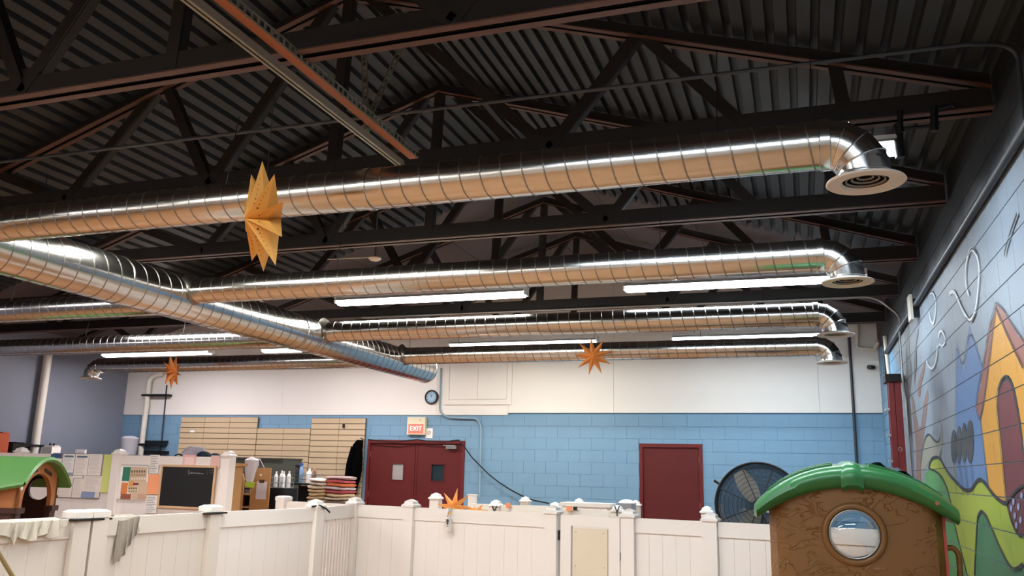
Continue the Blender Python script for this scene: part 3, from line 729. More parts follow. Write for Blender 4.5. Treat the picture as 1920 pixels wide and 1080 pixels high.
for a in (XL+.1, q.x+.5): part(MB().box((a, 13.2, 0), (a+.05, 13.7, q.z-.07)), 'leg', BLACKM, sh)
q2 = at(96, 845, X=-13.0); zs = q.z-.025
def shelfbox(x, y, Y, w, h, m_, name, label, cat):
    p = at(x, y, Y=Y); solo(MB().box((p.x-w/2, Y-.1, zs), (p.x+w/2, Y+.1, zs+h)).box((p.x-w/2+.02, Y-.102, zs+h), (p.x+w/2-.02, Y+.08, zs+h+.015)), name, m_, label, cat)
sl = thing('side_shelf', (XL+.25, 11.5, 0), 'black side shelf under the long pale pipe', 'shelf')
zq = 1.70
part(MB().box((XL+.21, 10.3, zq-.04), (XL+.55, 13.1, zq)), 'board', BLACKM, sl)
for a in (10.4, 11.7, 13.0): part(MB().box((XL+.22, a, 0), (XL+.5, a+.05, zq-.04)), 'leg', BLACKM, sl)
def sideitem(x, y, w, h, m_, name, label, cat, extra=None):
    p = at(x, y, X=XL+.38); b = MB().box((XL+.27, p.y-w/2, zq), (XL+.5, p.y+w/2, zq+h)).box((XL+.26, p.y-w*.3, zq+h), (XL+.51, p.y+w*.3, zq+h+.02))
    if extra: b.tube([(XL+.38, p.y-w*.2, zq+h), (XL+.38, p.y-w*.2, zq+h+.06)], .02, 8, 1).tube([(XL+.38, p.y+w*.2, zq+h), (XL+.38, p.y+w*.2, zq+h+.06)], .02, 8, 1)
    solo(b, name, [m_, BLACKM], label, cat)
sideitem(96, 845, .2, .17, PAPER, 'white_carton', 'small white carton with two black knobs on the side shelf', 'carton', True)
sideitem(27, 840, .28, .2, BLACKM, 'black_box', 'black box at the foot of the long pale pipe', 'box')
sideitem(-2, 825, .2, .36, mat('orange red plastic', 'b5502c', .5), 'orange_container', 'orange red container half cut by the picture edge', 'container')
sideitem(152, 842, .05, .12, PAPER, 'white_bottle', 'tiny white bottle standing alone on the side shelf', 'bottle')

# ================================================================== SLATWALL
SLAT = mat('beige slat', 'bba688', .5, var=.04, scale=4); SLATB = mat('slat groove', '4a3626', .8)
def slatwall(cols, ztop, label):
    t = thing('slatwall', ((cols[0]+cols[-1])/2, D-.03, .9), label, 'slatwall', 'beige slatwall panels')
    part(MB().box((cols[0], D-.037, .9), (cols[-1], D-.023, ztop)), 'backing', SLATB, t)
    z = ztop
    while z > 1.0:
        for a, c in zip(cols, cols[1:]): part(MB().box((a+.004, D-.055, z-.103), (c-.004, D-.037, z-.007)), 'slat', SLAT, t)
        z -= .107
    return t
slatwall([-12.06, -11.47, -10.86, -10.205], 2.56, 'beige slatwall panel with a small hole beside the blue grey wall')
slatwall([-10.195, -9.59, -8.985], 2.345, 'lower beige slatwall panel between the two taller ones')
slatwall([-8.975, -8.36, -7.80], 2.545, 'beige slatwall panel next to the red double door')
solo(MB().box((-11.80, D-.060, 2.245), (-11.70, D-.055, 2.285)), 'slat_patch', PAPER, 'tiny white patch stuck on the tall beige slatwall', 'sticker')
solo(MB().box((-8.27, D-.09, 2.36), (-8.235, D-.055, 2.43)), 'slat_hook', BLACKM, 'small black hook on the slatwall near the red door', 'hook')

# black jacket on a hook by the double door
jk = thing('black_jacket', (-7.86, D-.1, 1.1), 'long black jacket hanging between the slatwall and the red door', 'jacket')
prof = [(2.13, .05, 0), (2.05, .10, -.03), (1.95, .125, -.05), (1.8, .13, -.05), (1.6, .135, -.06), (1.4, .14, -.10), (1.3, .13, -.12), (1.2, .10, -.10), (1.12, .06, -.09)]
rows = []
for z, wd, dx in prof:
    rows.append([(-7.84+dx*1.1+math.cos(a)*wd*(1+.12*math.sin(4*a+z*5)), D-.15+math.sin(a)*.07, z) for a in [2*math.pi*i/22 for i in range(23)]])
JKT = mat('black cloth', '030304', 1, spec=.05)
part(MB().grid(rows), 'body', JKT, jk, True)
part(MB().tube([(-7.93, D-.21, 2.0), (-8.0, D-.23, 1.7), (-8.03, D-.24, 1.35)], [.05, .045, .04], 12), 'sleeve', JKT, jk, True)
part(MB().tube([(-7.82, D-.03, 2.14), (-7.82, D-.16, 2.16)], .01, 6), 'hook', BLACKM, jk)

# ================================================================== RED LADDER
ld = thing('step_ladder', (1.0, 11.05, 0), 'folded red fibreglass step ladder leaning in the corner', 'ladder')
LR = mat('red fibreglass', '7c2626', .45, var=.08)
LG = mat('ladder aluminium', 'b9bcc0', .35, metal=.9)
y0 = 10.95
a0, a1 = at(1662, 702, Y=y0), at(1688, 702, Y=y0); zt = a0.z
mx_ = (a0.x+a1.x)/2
for x0_, x1_, yy in ((a0.x+.012, mx_-.004, y0), (mx_+.004, a1.x, y0), (a0.x+.012, mx_-.004, y0+.14), (mx_+.004, a1.x, y0+.14)):
    part(MB().prism([(x0_-.03, yy, 0), (x1_-.02, yy, 0), (x1_, yy, zt-.06), (x0_, yy, zt-.06)], (0, .06, 0)), 'rail', LR, ld)
part(MB().box((a0.x-.02, y0-.05, zt-.09), (a1.x+.02, y0+.28, zt)), 'top_cap', BLACK, ld)
for k in range(8): part(MB().box((a0.x-.035, y0+.01, .3+k*.305), (a0.x+.03, y0+.2, .33+k*.305)), 'step', LG, ld)
part(MB().lathe([(.018, 0), (.024, 0), (.024, .003), (.018, .003)], (a0.x+.09, y0-.004, 1.98), (0, 1, 0), 16, closed=True), 'badge', LG, ld)

# ================================================================== FAN
fc = at(1424, 948, Y=9.7); FR = .455
fn = thing('drum_fan', (fc.x, 9.7, 0), 'large round black pedestal fan standing behind the playhouse roof', 'fan')
for yy, rr in ((9.60, FR), (9.78, FR),):
    part(MB().tube([(fc.x+rr*math.cos(t_), yy, fc.z+rr*math.sin(t_)) for t_ in [2*math.pi*i/48 for i in range(48)]], .012, 8, closed=True), 'hoop', BLACKM, fn, True)
b = MB()
for k in range(9):
    rr = FR*(k+1)/10; b.tube([(fc.x+rr*math.cos(t_), 9.60-.07*(1-rr/FR), fc.z+rr*math.sin(t_)) for t_ in [2*math.pi*i/40 for i in range(40)]], .0022, 4, closed=True)
part(b, 'cage_rings', BLACKM, fn)
for k in range(8):
    a = k*math.pi/4+.39; part(MB().tube([(fc.x+.06*math.cos(a), 9.53, fc.z+.06*math.sin(a)), (fc.x+FR*math.cos(a), 9.60, fc.z+FR*math.sin(a))], .005, 5), 'cage_spoke', BLACKM, fn)
part(MB().lathe([(0, 0), (FR, 0), (FR, .01), (0, .01)], (fc.x, 9.80, fc.z), (0, 1, 0), 40), 'rear_mesh', mat('dark blue mesh', '2c4254', .7, alpha=.75), fn)
for k in range(3):
    a = k*2*math.pi/3+2.1; u = V((math.cos(a), 0, math.sin(a))); s_ = V((-math.sin(a), 0, math.cos(a)))
    c = V((fc.x, 9.68, fc.z)); b = MB(); rows = []
    for j in range(7):
        q = .07+.34*j/6; wd = .05+.05*math.sin(math.pi*(j+.8)/7.5); rows.append([c+u*q+s_*wd*e+Y3*.03*e for e in (-1, -.3, .4, 1)])
    part(b.grid(rows), 'blade', mat('fan aluminium', '8f9494', .4, metal=.6), fn, True)
part(MB().lathe([(0, 0), (.05, 0), (.065, .03), (.065, .12), (0, .12)], (fc.x, 9.58, fc.z), (0, 1, 0), 20), 'hub', BLACKM, fn, True)
part(MB().tube([(fc.x, 9.86, fc.z), (fc.x, 9.86, .08)], .03, 10), 'post', BLACKM, fn, True)
part(MB().lathe([(0, 0), (.3, 0), (.3, .03), (.05, .08), (0, .08)], (fc.x, 9.86, 0), (0, 0, 1), 28), 'base', BLACKM, fn, True)
part(MB().tube([(fc.x-FR*.88, 9.70, fc.z+FR*.46), (fc.x-FR*1.04, 9.70, fc.z+FR*.56)], .016, 8), 'handle', BLACKM, fn)

# ================================================================== FENCES
def post(p, zt, label, cap='tier', wd=.127, m_=VINYL, yaw=0.0, extra=None):
    p = V((p[0], p[1], 0)); t = thing('fence_post', p, label, 'fence post', 'white vinyl fence posts', rz=yaw); h = wd/2
    part(MB().box((-h, -h, 0), (h, h, zt)), 'shaft', m_, t, local=True)
    b = MB()
    if cap == 'tier':
        for z0, z1, r0, r1 in ((0, .018, h+.014, h+.014), (.018, .032, h+.010, h-.004), (.032, .055, h-.008, h-.012), (.055, .078, h-.012, .012)):
            b.add([(-r0,-r0,zt+z0),(r0,-r0,zt+z0),(r0,r0,zt+z0),(-r0,r0,zt+z0),(-r1,-r1,zt+z1),(r1,-r1,zt+z1),(r1,r1,zt+z1),(-r1,r1,zt+z1)], [(0,3,2,1),(4,5,6,7),(0,1,5,4),(1,2,6,5),(2,3,7,6),(3,0,4,7)])
    else:
        for z0, z1, r0, r1 in ((0, .04, h+.006, h+.006), (.04, .055, h+.006, h-.02)):
            b.add([(-r0,-r0,zt+z0),(r0,-r0,zt+z0),(r0,r0,zt+z0),(-r0,r0,zt+z0),(-r1,-r1,zt+z1),(r1,-r1,zt+z1),(r1,r1,zt+z1),(-r1,r1,zt+z1)], [(0,3,2,1),(4,5,6,7),(0,1,5,4),(1,2,6,5),(2,3,7,6),(3,0,4,7)])
    part(b, 'post_cap', VINYL, t, local=True)
    return t
def panel(p, q, zt, label, plank=.15, gap=.0018, m_=VINYL, rail=.13, open_=False, rec=.014, zb=.08):
    p, q = V((p[0], p[1], 0)), V((q[0], q[1], 0)); d = q-p; L = d.length; t = thing('vinyl_fence', (p+q)/2, label, 'fence', 'white vinyl fences', rz=math.atan2(d.y, d.x)); h = L/2
    part(MB().box((-h, -.025, zt-rail), (h, .025, zt)), 'top_rail', m_, t, local=True)
    part(MB().box((-h, -.025, zb), (h, .025, zb+rail)), 'bottom_rail', m_, t, local=True)
    n = max(1, round(L/plank)); w_ = L/n; g = gap if not open_ else w_*.45
    me = MB().box((-w_/2+g/2, -.025+rec, zb+rail), (w_/2-g/2, .025-rec, zt-rail)).mesh('plank', m_)
    for i in range(n): inst(me, 'plank', t, (-h+w_*(i+.5), 0, 0))
    return t
ZF = 1.22
def G(x, y, z=ZF): q = at(x, y, Z=z); return (q.x, q.y)
# front line of fence
c771, c1037, c1180, c1333 = G(771, 950), G(1037, 963), G(1180, 970), G(1333, 977)
dv = V((c1333[0]-c771[0], c1333[1]-c771[1])); ang = math.atan2(dv.y, dv.x); dn = dv.normalized()
def FP(x): # point on the front line at picture column x
    lo, hi = -4.0, 8.0
    o = V(c771)
    for _ in range(50):
        md = (lo+hi)/2; P_ = o+dn*md; v_ = V((P_.x, P_.y, ZF))-CAM; px = 960+FPX*v_.dot(CR)/v_.dot(CF)
        if px < x: lo = md
        else: hi = md
    return o+dn*lo
S = {k: FP(k) for k in (532, 666, 771, 1037, 1180, 1333, 1470)}
S[1600] = S[1333]+dn*1.62
post(S[532], ZF, 'plain stub fence post in front of the towel stacks', cap='flat', yaw=ang)
post(S[666], ZF, 'fence post at the corner next to the slotted fence section', yaw=ang)
post(S[771], ZF, 'fence post in front of the red double door', yaw=ang)
post(S[1037], ZF, 'fence post carrying the gate hinges', yaw=ang)
post(S[1180], ZF, 'fence post on the latch side of the gate', yaw=ang)
post(S[1333], ZF, 'fence post nearest to the round fan', yaw=ang)
def between(a, b, k=.066): u = (V(b)-V(a)).normalized(); return V(a)+u*k, V(b)-u*k
panel(*between(S[532], S[666]), ZF-.005, 'short fence panel below the folded towels', gap=.002)
panel(*between(S[666], S[771]), ZF-.005, 'short fence panel below the red double door', gap=.0015)
panel(*between(S[771], S[1037]), ZF-.005, 'wide smooth fence panel with the hanging spray bottle', gap=.0012)
panel(*between(S[1180], S[1333]), ZF-.005, 'fence panel between the gate and the fan', plank=.14)
panel(*between(S[1333], S[1600]), ZF-.005, 'fence panel passing behind the brown playhouse', plank=.14)
# gate
ga, gb = between(S[1037], S[1180], .09); u = (gb-ga).normalized(); L = (gb-ga).length; n3 = V((u.y, -u.x, 0)); u3 = V((u.x, u.y, 0)); o = V((ga.x, ga.y, 0))
gt = thing('fence_gate', ((ga+gb)/2).to_3d(), 'white fence gate with a cream board screwed inside its frame', 'gate')
for a, c in ((0, .11), (L-.11, L)): part(MB().obox(o+u3*((a+c)/2)+Z3*.635, u3*((c-a)/2), n3*.022, Z3*.575), 'stile', VINYL, gt)
part(MB().obox(o+u3*(L/2)+Z3*(ZF-.055), u3*(L/2-.11), n3*.022, Z3*.05), 'top_rail', VINYL, gt); part(MB().obox(o+u3*(L/2)+Z3*.12, u3*(L/2-.11), n3*.022, Z3*.05), 'bottom_rail', VINYL, gt)
part(MB().obox(o+u3*(L/2)+Z3*.635, u3*(L/2-.125), n3*.012, Z3*.460), 'board', CREAM, gt)
for a in (.16, L-.16):
    for z in (ZF-.16, ZF-.47): part(MB().lathe([(0, 0), (.005, 0), (.005, .003)], o+u3*a+n3*.014+Z3*z, n3, 8), 'screw', INK, gt)
for z in (ZF-.2, .35): part(MB().obox(o-u3*.02+n3*.01+Z3*z, u3*.012, n3*.014, Z3*.045), 'hinge', BLACK, gt)
part(MB().obox(o+u3*(L+.012)+n3*.01+Z3*(ZF-.36), u3*.006, n3*.014, Z3*.035), 'latch', BLACK, gt)
# side run towards the camera
A0, A1, A2, A3 = V((-4.93, 2.6)), V(G(160, 970)), V(G(395, 959)), V(G(592, 951))
post(A1+V((.005, -.075)), ZF, 'first of two strapped fence posts beside the draped rags', cap='flat', m_=VINYL_D, yaw=1.45)
post(A1+V((.02, .075)), ZF, 'second of two strapped fence posts, nearer the triangular rag', cap='flat', m_=VINYL_D, yaw=1.45)
post(A2, ZF, 'fence post with a black strap below the blackboard', cap='flat', m_=VINYL_D, yaw=1.5)
post(A3, ZF, 'fence post at the end of the side run with a black hook', yaw=1.5)
panel(A0, A1-V((0, .14)), ZF-.005, 'fence panel under the crumpled pale rag', m_=VINYL_D, gap=.0015)
panel(A1+V((.02, .14)), A2-V((0, .066)), ZF-.005, 'fence panel under the triangular grey rag', m_=VINYL_D)
panel(A2+V((0, .066)), A3-V((0, .066)), ZF-.005, 'fence panel left of the slotted section, with fine grooves', m_=VINYL)
panel(A3+V((0, .066)), V(S[666])-V((0, .066)), ZF-.005, 'slotted fence section with open gaps between the slats', open_=True, plank=.085)
def strap(p, label, tilt=0):
    p = V((p[0], p[1], ZF-.012)); b = MB(); r = .076
    b.box((p.x-r, p.y-.165, p.z-.007), (p.x+r, p.y+.165, p.z+.007)) if tilt else b.box((p.x-r, p.y-r-.05, p.z-.007), (p.x+r, p.y+r+.05, p.z+.007))
    solo(b, 'post_strap', BLACK, label, 'strap', 'black straps round the posts')
strap(A1+V((.01, 0)), 'black strap binding the pair of fence posts', 1); strap(A2, 'black strap round the single post below the blackboard')
solo(MB().tube([(A3.x+.03, A3.y-.12, ZF+.01), (A3.x+.07, A3.y-.04, ZF+.02), (A3.x+.085, A3.y+.06, ZF-.015), (A3.x+.09, A3.y+.12, ZF-.05)], .009, 6), 'post_hook', BLACK, 'black bent hook on the side run end post', 'hook', smooth=True)

# ---- tall poster fence
YT, ZT = 9.8, 1.715
tx = lambda x: at(x, 850, Y=YT).x
for x, l in ((40, 'tall fence post rising behind the arched playhouse'), (225, 'tall fence post between the lime sheet and the photo poster'), (430, 'tall fence post at the blackboard end of the poster fence')):
    post((tx(x), YT), ZT+.01, l, wd=.135)
panel((tx(-230), YT), (tx(40)-.07, YT), ZT, 'tall fence panel behind the arched playhouse roof', gap=.0015)
panel((tx(40)+.07, YT), (tx(225)-.07, YT), ZT, 'tall fence panel covered with printed notices', gap=.0015)
panel((tx(225)+.07, YT), (tx(430)-.07, YT), ZT, 'tall fence panel carrying the blackboard', gap=.0015)

# ---- rear pens
YB = at(930, 946, Z=1.19).y
rb = lambda x, y=YB: (at(x, 945, Y=y).x, y)
panel(rb(880), rb(924), 1.19, 'short rear pen fence panel beside the heaped orange star', m_=VINYL_D); panel(rb(936), rb(1035), 1.19, 'rear pen fence panel below the sagging black cable', m_=VINYL_D); panel(rb(1047), rb(1152), 1.17, 'rear pen fence panel under the white bench', m_=VINYL_D)
YC = 12.6
for x, yy, z, l in ((817, 10.4, 1.27, 'rear fence post behind the heaped orange star'), (930, YB, 1.2, 'rear fence post with a black clip, first right of the star'), (985, YC, 1.2, 'rear fence post where the sagging cable crosses'),
                    (1041, YB, 1.2, 'rear fence post directly behind the gate hinge post'), (1086, YC, 1.2, 'rear fence post rising over the white bench'), (1158, YB, 1.19, 'rear fence post with a black Y clip'),
                    (1192, YC, 1.2, 'rear fence post touching the single red door'), (1325, 10.5, 1.22, 'rear fence post just left of the fan'), (1394, 11.1, 1.19, 'rear fence post seen through the fan cage')):
    post(rb(x, yy), z-.03, l, m_=VINYL_D)
panel((rb(1330, 10.75)[0], 10.75), (rb(1480, 10.75)[0], 10.75), 1.16, 'rear pen fence panel behind the fan', m_=VINYL_D)
panel(rb(992, YC), rb(1079, YC), 1.12, 'farthest pen fence panel by the cable end', m_=VINYL_D); panel(rb(1093, YC), rb(1185, YC), 1.12, 'farthest pen fence panel behind the white bench', m_=VINYL_D)
q0, q1 = at(1057, 941, Y=11.9), at(1150, 948, Y=11.9)
bn = thing('white_bench', ((q0.x+q1.x)/2, 11.9, 0), 'white bench top standing above the rear pen fence', 'bench')
part(MB().box((q0.x, 11.7, q0.z-.05), (q1.x, 12.1, q0.z)), 'top', VINYL, bn); part(MB().box((q0.x+.04, 11.73, q0.z-.10), (q1.x-.04, 11.77, q0.z-.05)), 'apron', VINYL, bn)
for a in (q0.x+.05, q1.x-.09):
    for c in (11.72, 12.04): part(MB().box((a, c, 0), (a+.04, c+.04, q0.z-.05)), 'leg', VINYL, bn)
yb = YB-.03
def rect(x0, y0, x1, y1, Y):
    xm, ym = (x0+x1)/2, (y0+y1)/2; return at(x0, ym, Y=Y).x, at(x1, ym, Y=Y).x, at(xm, y1, Y=Y).z, at(xm, y0, Y=Y).z
ORP = mat('orange card', 'e08b5e', .6)
for k, (x0, y0, x1, y1, m_, n_, l) in enumerate(((949, 943, 957, 952, ORP, 'orange_tag', 'small orange tag on the rear pen under the cable'), (1062, 949, 1072, 958, ORP, 'orange_tag', 'small orange tag under the white bench beside a black one'), (1075, 950, 1082, 957, BLACK, 'black_tag', 'small black tag under the white bench'))):
    a, c, z0, z1 = rect(x0, y0, x1, y1, yb-.03); solo(MB().box((a, yb-.036, z0), (c, yb-.02, z1)), n_, m_, l, 'tag')
for x, l in ((927, 'black clip on the rear post right of the orange star'), (1157, 'black Y shaped clip on the rear post left of the red door')):
    p = at(x, 955, Y=YB-.09); solo(MB().bar(p+V((-.03, 0, .04)), p+V((0, 0, -.03)), .01, .02, up=(0, 1, 0)).bar(p+V((.03, 0, .04)), p+V((0, 0, -.03)), .01, .02, up=(0, 1, 0)).bar(p+V((0, 0, -.02)), p+V((0, 0, -.08)), .01, .02, up=(0, 1, 0)), 'post_clip', BLACK, l, 'clip')
a, c, z0, z1 = rect(880, 929, 892, 940, 11.5)
solo(MB().box((a, 11.45, 0), (c, 11.55, z1)).box((a-.01, 11.44, z1), (c+.01, 11.56, z1+.015)), 'white_dispenser', PAPER, 'small white dispenser box right of the heaped orange star', 'dispenser')
a, c, z0, z1 = rect(1345, 947, 1357, 958, 11.6)
solo(MB().box((a, 11.55, 0), (c, 11.65, z1)).box((a-.01, 11.54, z1), (c+.01, 11.66, z1+.012)), 'white_dispenser', PAPER, 'small white dispenser box just left of the fan', 'dispenser')
a, c, z0, z1 = rect(1163, 943, 1188, 962, 12.0)
gb_ = thing('grey_bin', ((a+c)/2, 12, 0), 'grey bin with crumpled white bags left of the red door', 'bin')
part(MB().prism([(a+.02, 11.85, 0), (c-.02, 11.85, 0), (c, 11.85, z1), (a, 11.85, z1)], (0, .35, 0)), 'body', mat('grey plastic', '8f9096', .5), gb_)
part(MB().lathe([(0, .05), (.05, .045), (.10, .025), (.12, 0), (.10, -.02)], ((a+c)/2, 12.0, z1), (0, 0, 1), 9), 'bag', PAPER, gb_, True)

# heaped star behind the front fence, lying on a crate
Yh = 9.2
hc = at(850, 953, Y=Yh)
cr = thing('low_crate', (hc.x, Yh, 0), 'white crate behind the front fence holding the heaped star', 'crate')
part(MB().box((hc.x-.42, Yh-.16, 0), (hc.x+.5, Yh+.3, hc.z-.135)), 'body', VINYL_D, cr); part(MB().box((hc.x-.44, Yh-.18, hc.z-.135), (hc.x+.52, Yh+.32, hc.z-.115)), 'lid', VINYL_D, cr)
STARP = mat('pale orange paper', 'e6984a', .65, var=.05, scale=9)
star(hc+Z3*.0, .255, .09, .10, 9, V((.15, -.9, .45)), Z3, [STARP], 'heaped orange paper star poking above the front fence', holes=False, rot=-.06, lens=(1, .92, .8, .5, .45, .45, .5, .8, .95))
star(at(893, 957, Y=Yh+.1)-Z3*.03, .17, .07, .06, 9, V((.3, -.6, .9)), Z3, [STARP], 'flattened orange paper star lying right of the heaped one', holes=False, rot=.2, lens=(.8, 1, .8, .6, .5, .6, .6, .9, 1.1))
# spray bottle on the front fence
sp = (S[771]+(S[1037]-S[771])*.31); nb = V((dn.y, -dn.x)); sp3 = V((sp.x, sp.y, 0))+V((nb.x, nb.y, 0))*.07
CLEAR = mat('clear bottle', 'e9e4dd', .15, alpha=.45)
sb = thing('spray_bottle', sp3+Z3*(ZF-.22), 'clear spray bottle with yellow white trigger hung on the front fence', 'spray bottle')
part(MB().lathe([(0, 0), (.038, 0), (.042, .012), (.042, .09), (.034, .13), (.015, .165), (.013, .18)], sp3+Z3*(ZF-.235), (0, 0, 1), 18), 'bottle', CLEAR, sb, True)
part(MB().lathe([(.016, 0), (.017, .022), (.014, .03), (0, .03)], sp3+Z3*(ZF-.058), (0, 0, 1), 14), 'collar', mat('yellow plastic', 'e2bf55', .4), sb, True)
part(MB().bar(sp3+Z3*(ZF-.012)-V((nb.x, nb.y, 0))*.055, sp3+Z3*(ZF-.012)+V((nb.x, nb.y, 0))*.03, .022, .035).bar(sp3+Z3*(ZF-.03)+V((nb.x, nb.y, 0))*.03, sp3+Z3*(ZF-.085)+V((nb.x, nb.y, 0))*.035, .012, .012), 'trigger_head', PAPER, sb)
b = MB(); fr = V((nb.x, nb.y, 0)); sx = V((dn.x, dn.y, 0))
for z, w_, hh in ((-.115, .014, .013), (-.14, .010, .009), (-.155, .006, .004), (-.175, .008, .003)): b.obox(sp3+fr*.043+sx*.014+Z3*(ZF+z), sx*w_, fr*.0008, Z3*hh)
part(b, 'label_print', DINK, sb)

# ---- rags on the side run
RAG = mat('pale grey rag', 'c9c3b4', .9, var=.06, scale=14, bump=.3, bscale=120); RAG2 = mat('grey rag', 'a19a8f', .9, var=.08, scale=18, bump=.3, bscale=120)
def rag(xs, bots, m_, label, fold=.018, k=1):
    rows = []; nx = len(xs)*4
    def ip(t, arr): f = t*(len(arr)-1); i = min(int(f), len(arr)-2); return arr[i]+(arr[i+1]-arr[i])*(f-i)
    for j in range(10):
        v_ = j/9; row = []
        for i in range(nx+1):
            t_ = i/nx; px = ip(t_, xs); py = ip(t_, bots)
            Xs = -4.80; yb_ = at(px, py, X=Xs).y; fx = A1.x+(A2.x-A1.x)*(yb_-A1.y)/(A2.y-A1.y) if yb_ > A1.y else A0.x+(A1.x-A0.x)*(yb_-A0.y)/(A1.y-A0.y); Xs = fx+.04; bt = at(px, py, X=Xs); zt_ = ZF+.008; off = .012+fold*(.5+.5*math.sin(t_*nx*.9+k+v_*1.3))*(.25+v_)
            if j == 0: row.append(V((fx-.035, bt.y, ZF-.03)))
            elif j == 1: row.append(V((fx-.03, bt.y, zt_)))
            else: row.append(V((fx+.03+off, bt.y+.015*math.sin(v_*4+i), zt_+(bt.z-zt_)*(v_-.11)/.89)))
        rows.append(row)
    b = MB().grid(rows)
    return solo(b, 'rag', m_, label, 'rag', smooth=True)
rag([-40, 0, 14, 20, 30, 42, 55, 66, 78, 92, 104, 115], [1000, 1004, 1006, 1022, 1006, 1012, 1014, 1008, 1000, 1010, 998, 984], RAG, 'crumpled pale grey rag spread over the side fence', .03)
rag([212, 218, 226, 234, 242, 250, 258], [1060, 1050, 1044, 1030, 1018, 1006, 996], RAG2, 'triangular grey rag hanging down the side fence', .02, 2)
p, q = at(-6, 1032, X=-4.72), at(22, 1078, X=-4.66); d = (q-p); q2 = q+d*((-.0-q.z)/d.z) if d.z < 0 else q
solo(MB().tube([p-d*1.2, q2+(p-q2).normalized()*.02], .013, 8), 'broom_handle', mat('olive wood', '7d6a3e', .6), 'olive brown broom handle leaning at the picture edge', 'broom', smooth=True)

# ================================================================== POSTERS ON THE TALL FENCE
YP = YT-.027
def sheet(x0, y0, x1, y1, m_, name, label, cat, lines=0, thick=.003, lm=INK, lw=.75):
    a, c, z0, z1 = rect(x0, y0, x1, y1, YP)
    t = thing(name, ((a+c)/2, YP, z0), label, cat)
    part(MB().box((a, YP-thick, z0), (c, YP, z1)), 'sheet', m_, t)
    if lines:
        b = MB()
        for k in range(lines):
            z = z1-(z1-z0)*(k+1)/(lines+1); w_ = (c-a)*lw*(.85+.15*math.sin(k*2.1)); b.box((a+(c-a)*.12, YP-thick-.0008, z-.0035), (a+(c-a)*.12+w_, YP-thick, z+.0035))
        part(b, 'print', lm, t)
    return t
LIMEP = mat('lime paper', 'd3de84', .7, var=.04); ORGP = mat('peach orange paper', 'f4a476', .7, var=.03); PINKP = mat('pink paper', 'efb8b3', .7); PINKQ = mat('dusty pink paper', 'e3bdb4', .7, var=.08, scale=30)
nbd = rect(94, 850, 191, 934, YP)
nb_ = thing('notice_board', ((nbd[0]+nbd[1])/2, YP, nbd[2]), 'laminated board of printed notices right of the arched playhouse', 'notice board')
part(MB().box((nbd[0], YP-.006, nbd[2]), (nbd[1], YP, nbd[3])), 'backing', mat('grey edge', '8f8c90', .6), nb_)
SH = [(95.5,851,116,859,'3f5d86'),(94.8,859.5,115,884,'f4f4f0'),(117,851,139,886,'f2f4f2'),(140,851.5,165,891,'f5f0e8'),(166,851.5,190.5,891.5,'f3ece4'),(95,884.5,113,891,'2c3a66'),(113.5,887,137,892,'9aa3b5'),
      (95,892,111,928,'ece4db'),(95,928.5,108,932.5,'20242c'),(111.5,892.5,135.5,932,'ebe2d7'),(136.5,897,155,933,'eee6da'),(137,892,155,896,'f4eee4'),(155.8,892.5,190,922,'eee5db'),(152,922.5,177,933.3,'8d9cc4'),(177.5,922.5,186,933.3,'dcd8d2')]
cov = {}
for k, (x0, y0, x1, y1, h_) in enumerate(SH):
    a, c, z0, z1 = rect(x0, y0, x1, y1, YP-.006)
    o = part(MB().box((a, YP-.0072-.0001*k, z0), (c, YP-.006, z1)), 'notice_sheet', mat('print '+h_, h_, .45), nb_)
    if y1-y0 > 20:
        b = MB(); yy = YP-.0085-.0001*k; n = int((y1-y0)/2.6)
        for j in range(n):
            z = z1-(z1-z0)*(j+1.2)/(n+1.4); w_ = (c-a)*(.55+.3*random.random()); b.box((a+(c-a)*.1, yy, z-.003), (a+(c-a)*.1+w_, yy+.0006, z+.003))
        part(b, 'print', mat('faint ink', 'd0cdc9', .7), o)
        if k in (2, 3):
            part(MB().box((a+(c-a)*.12, yy-.0004, z1-.05), (c-(c-a)*.1, yy, z1-.025)), 'heading', mat('slate ink', '5c7184', .7), o)
sheet(188, 852, 216, 924, LIMEP, 'lime_sheet', 'tall lime green sheet next to the notice board', 'poster')
sheet(280, 853, 298, 888, PAPER, 'lined_sheet', 'lined white sheet above the peach orange sheet', 'paper sheet', lines=10)
sheet(277, 889, 300, 927, ORGP, 'orange_sheet', 'plain peach orange sheet beside the blackboard', 'poster')
sheet(272, 929, 295, 962, PAPER, 'lined_sheet', 'lined white sheet below the peach orange sheet', 'paper sheet', lines=9)
t = sheet(343, 853, 367, 876, PINKP, 'pink_sheet', 'pink bordered sheet above the blackboard', 'poster')
a, c, z0, z1 = rect(346, 857, 364, 871, YP); part(MB().box((a, YP-.004, z0), (c, YP-.003, z1)), 'inner_panel', mat('pale pink', 'f3d8d2', .7), t)
sheet(395, 854, 412, 878, PINKQ, 'pink_sheet', 'dusty pink sheet at the blackboard top corner', 'poster')
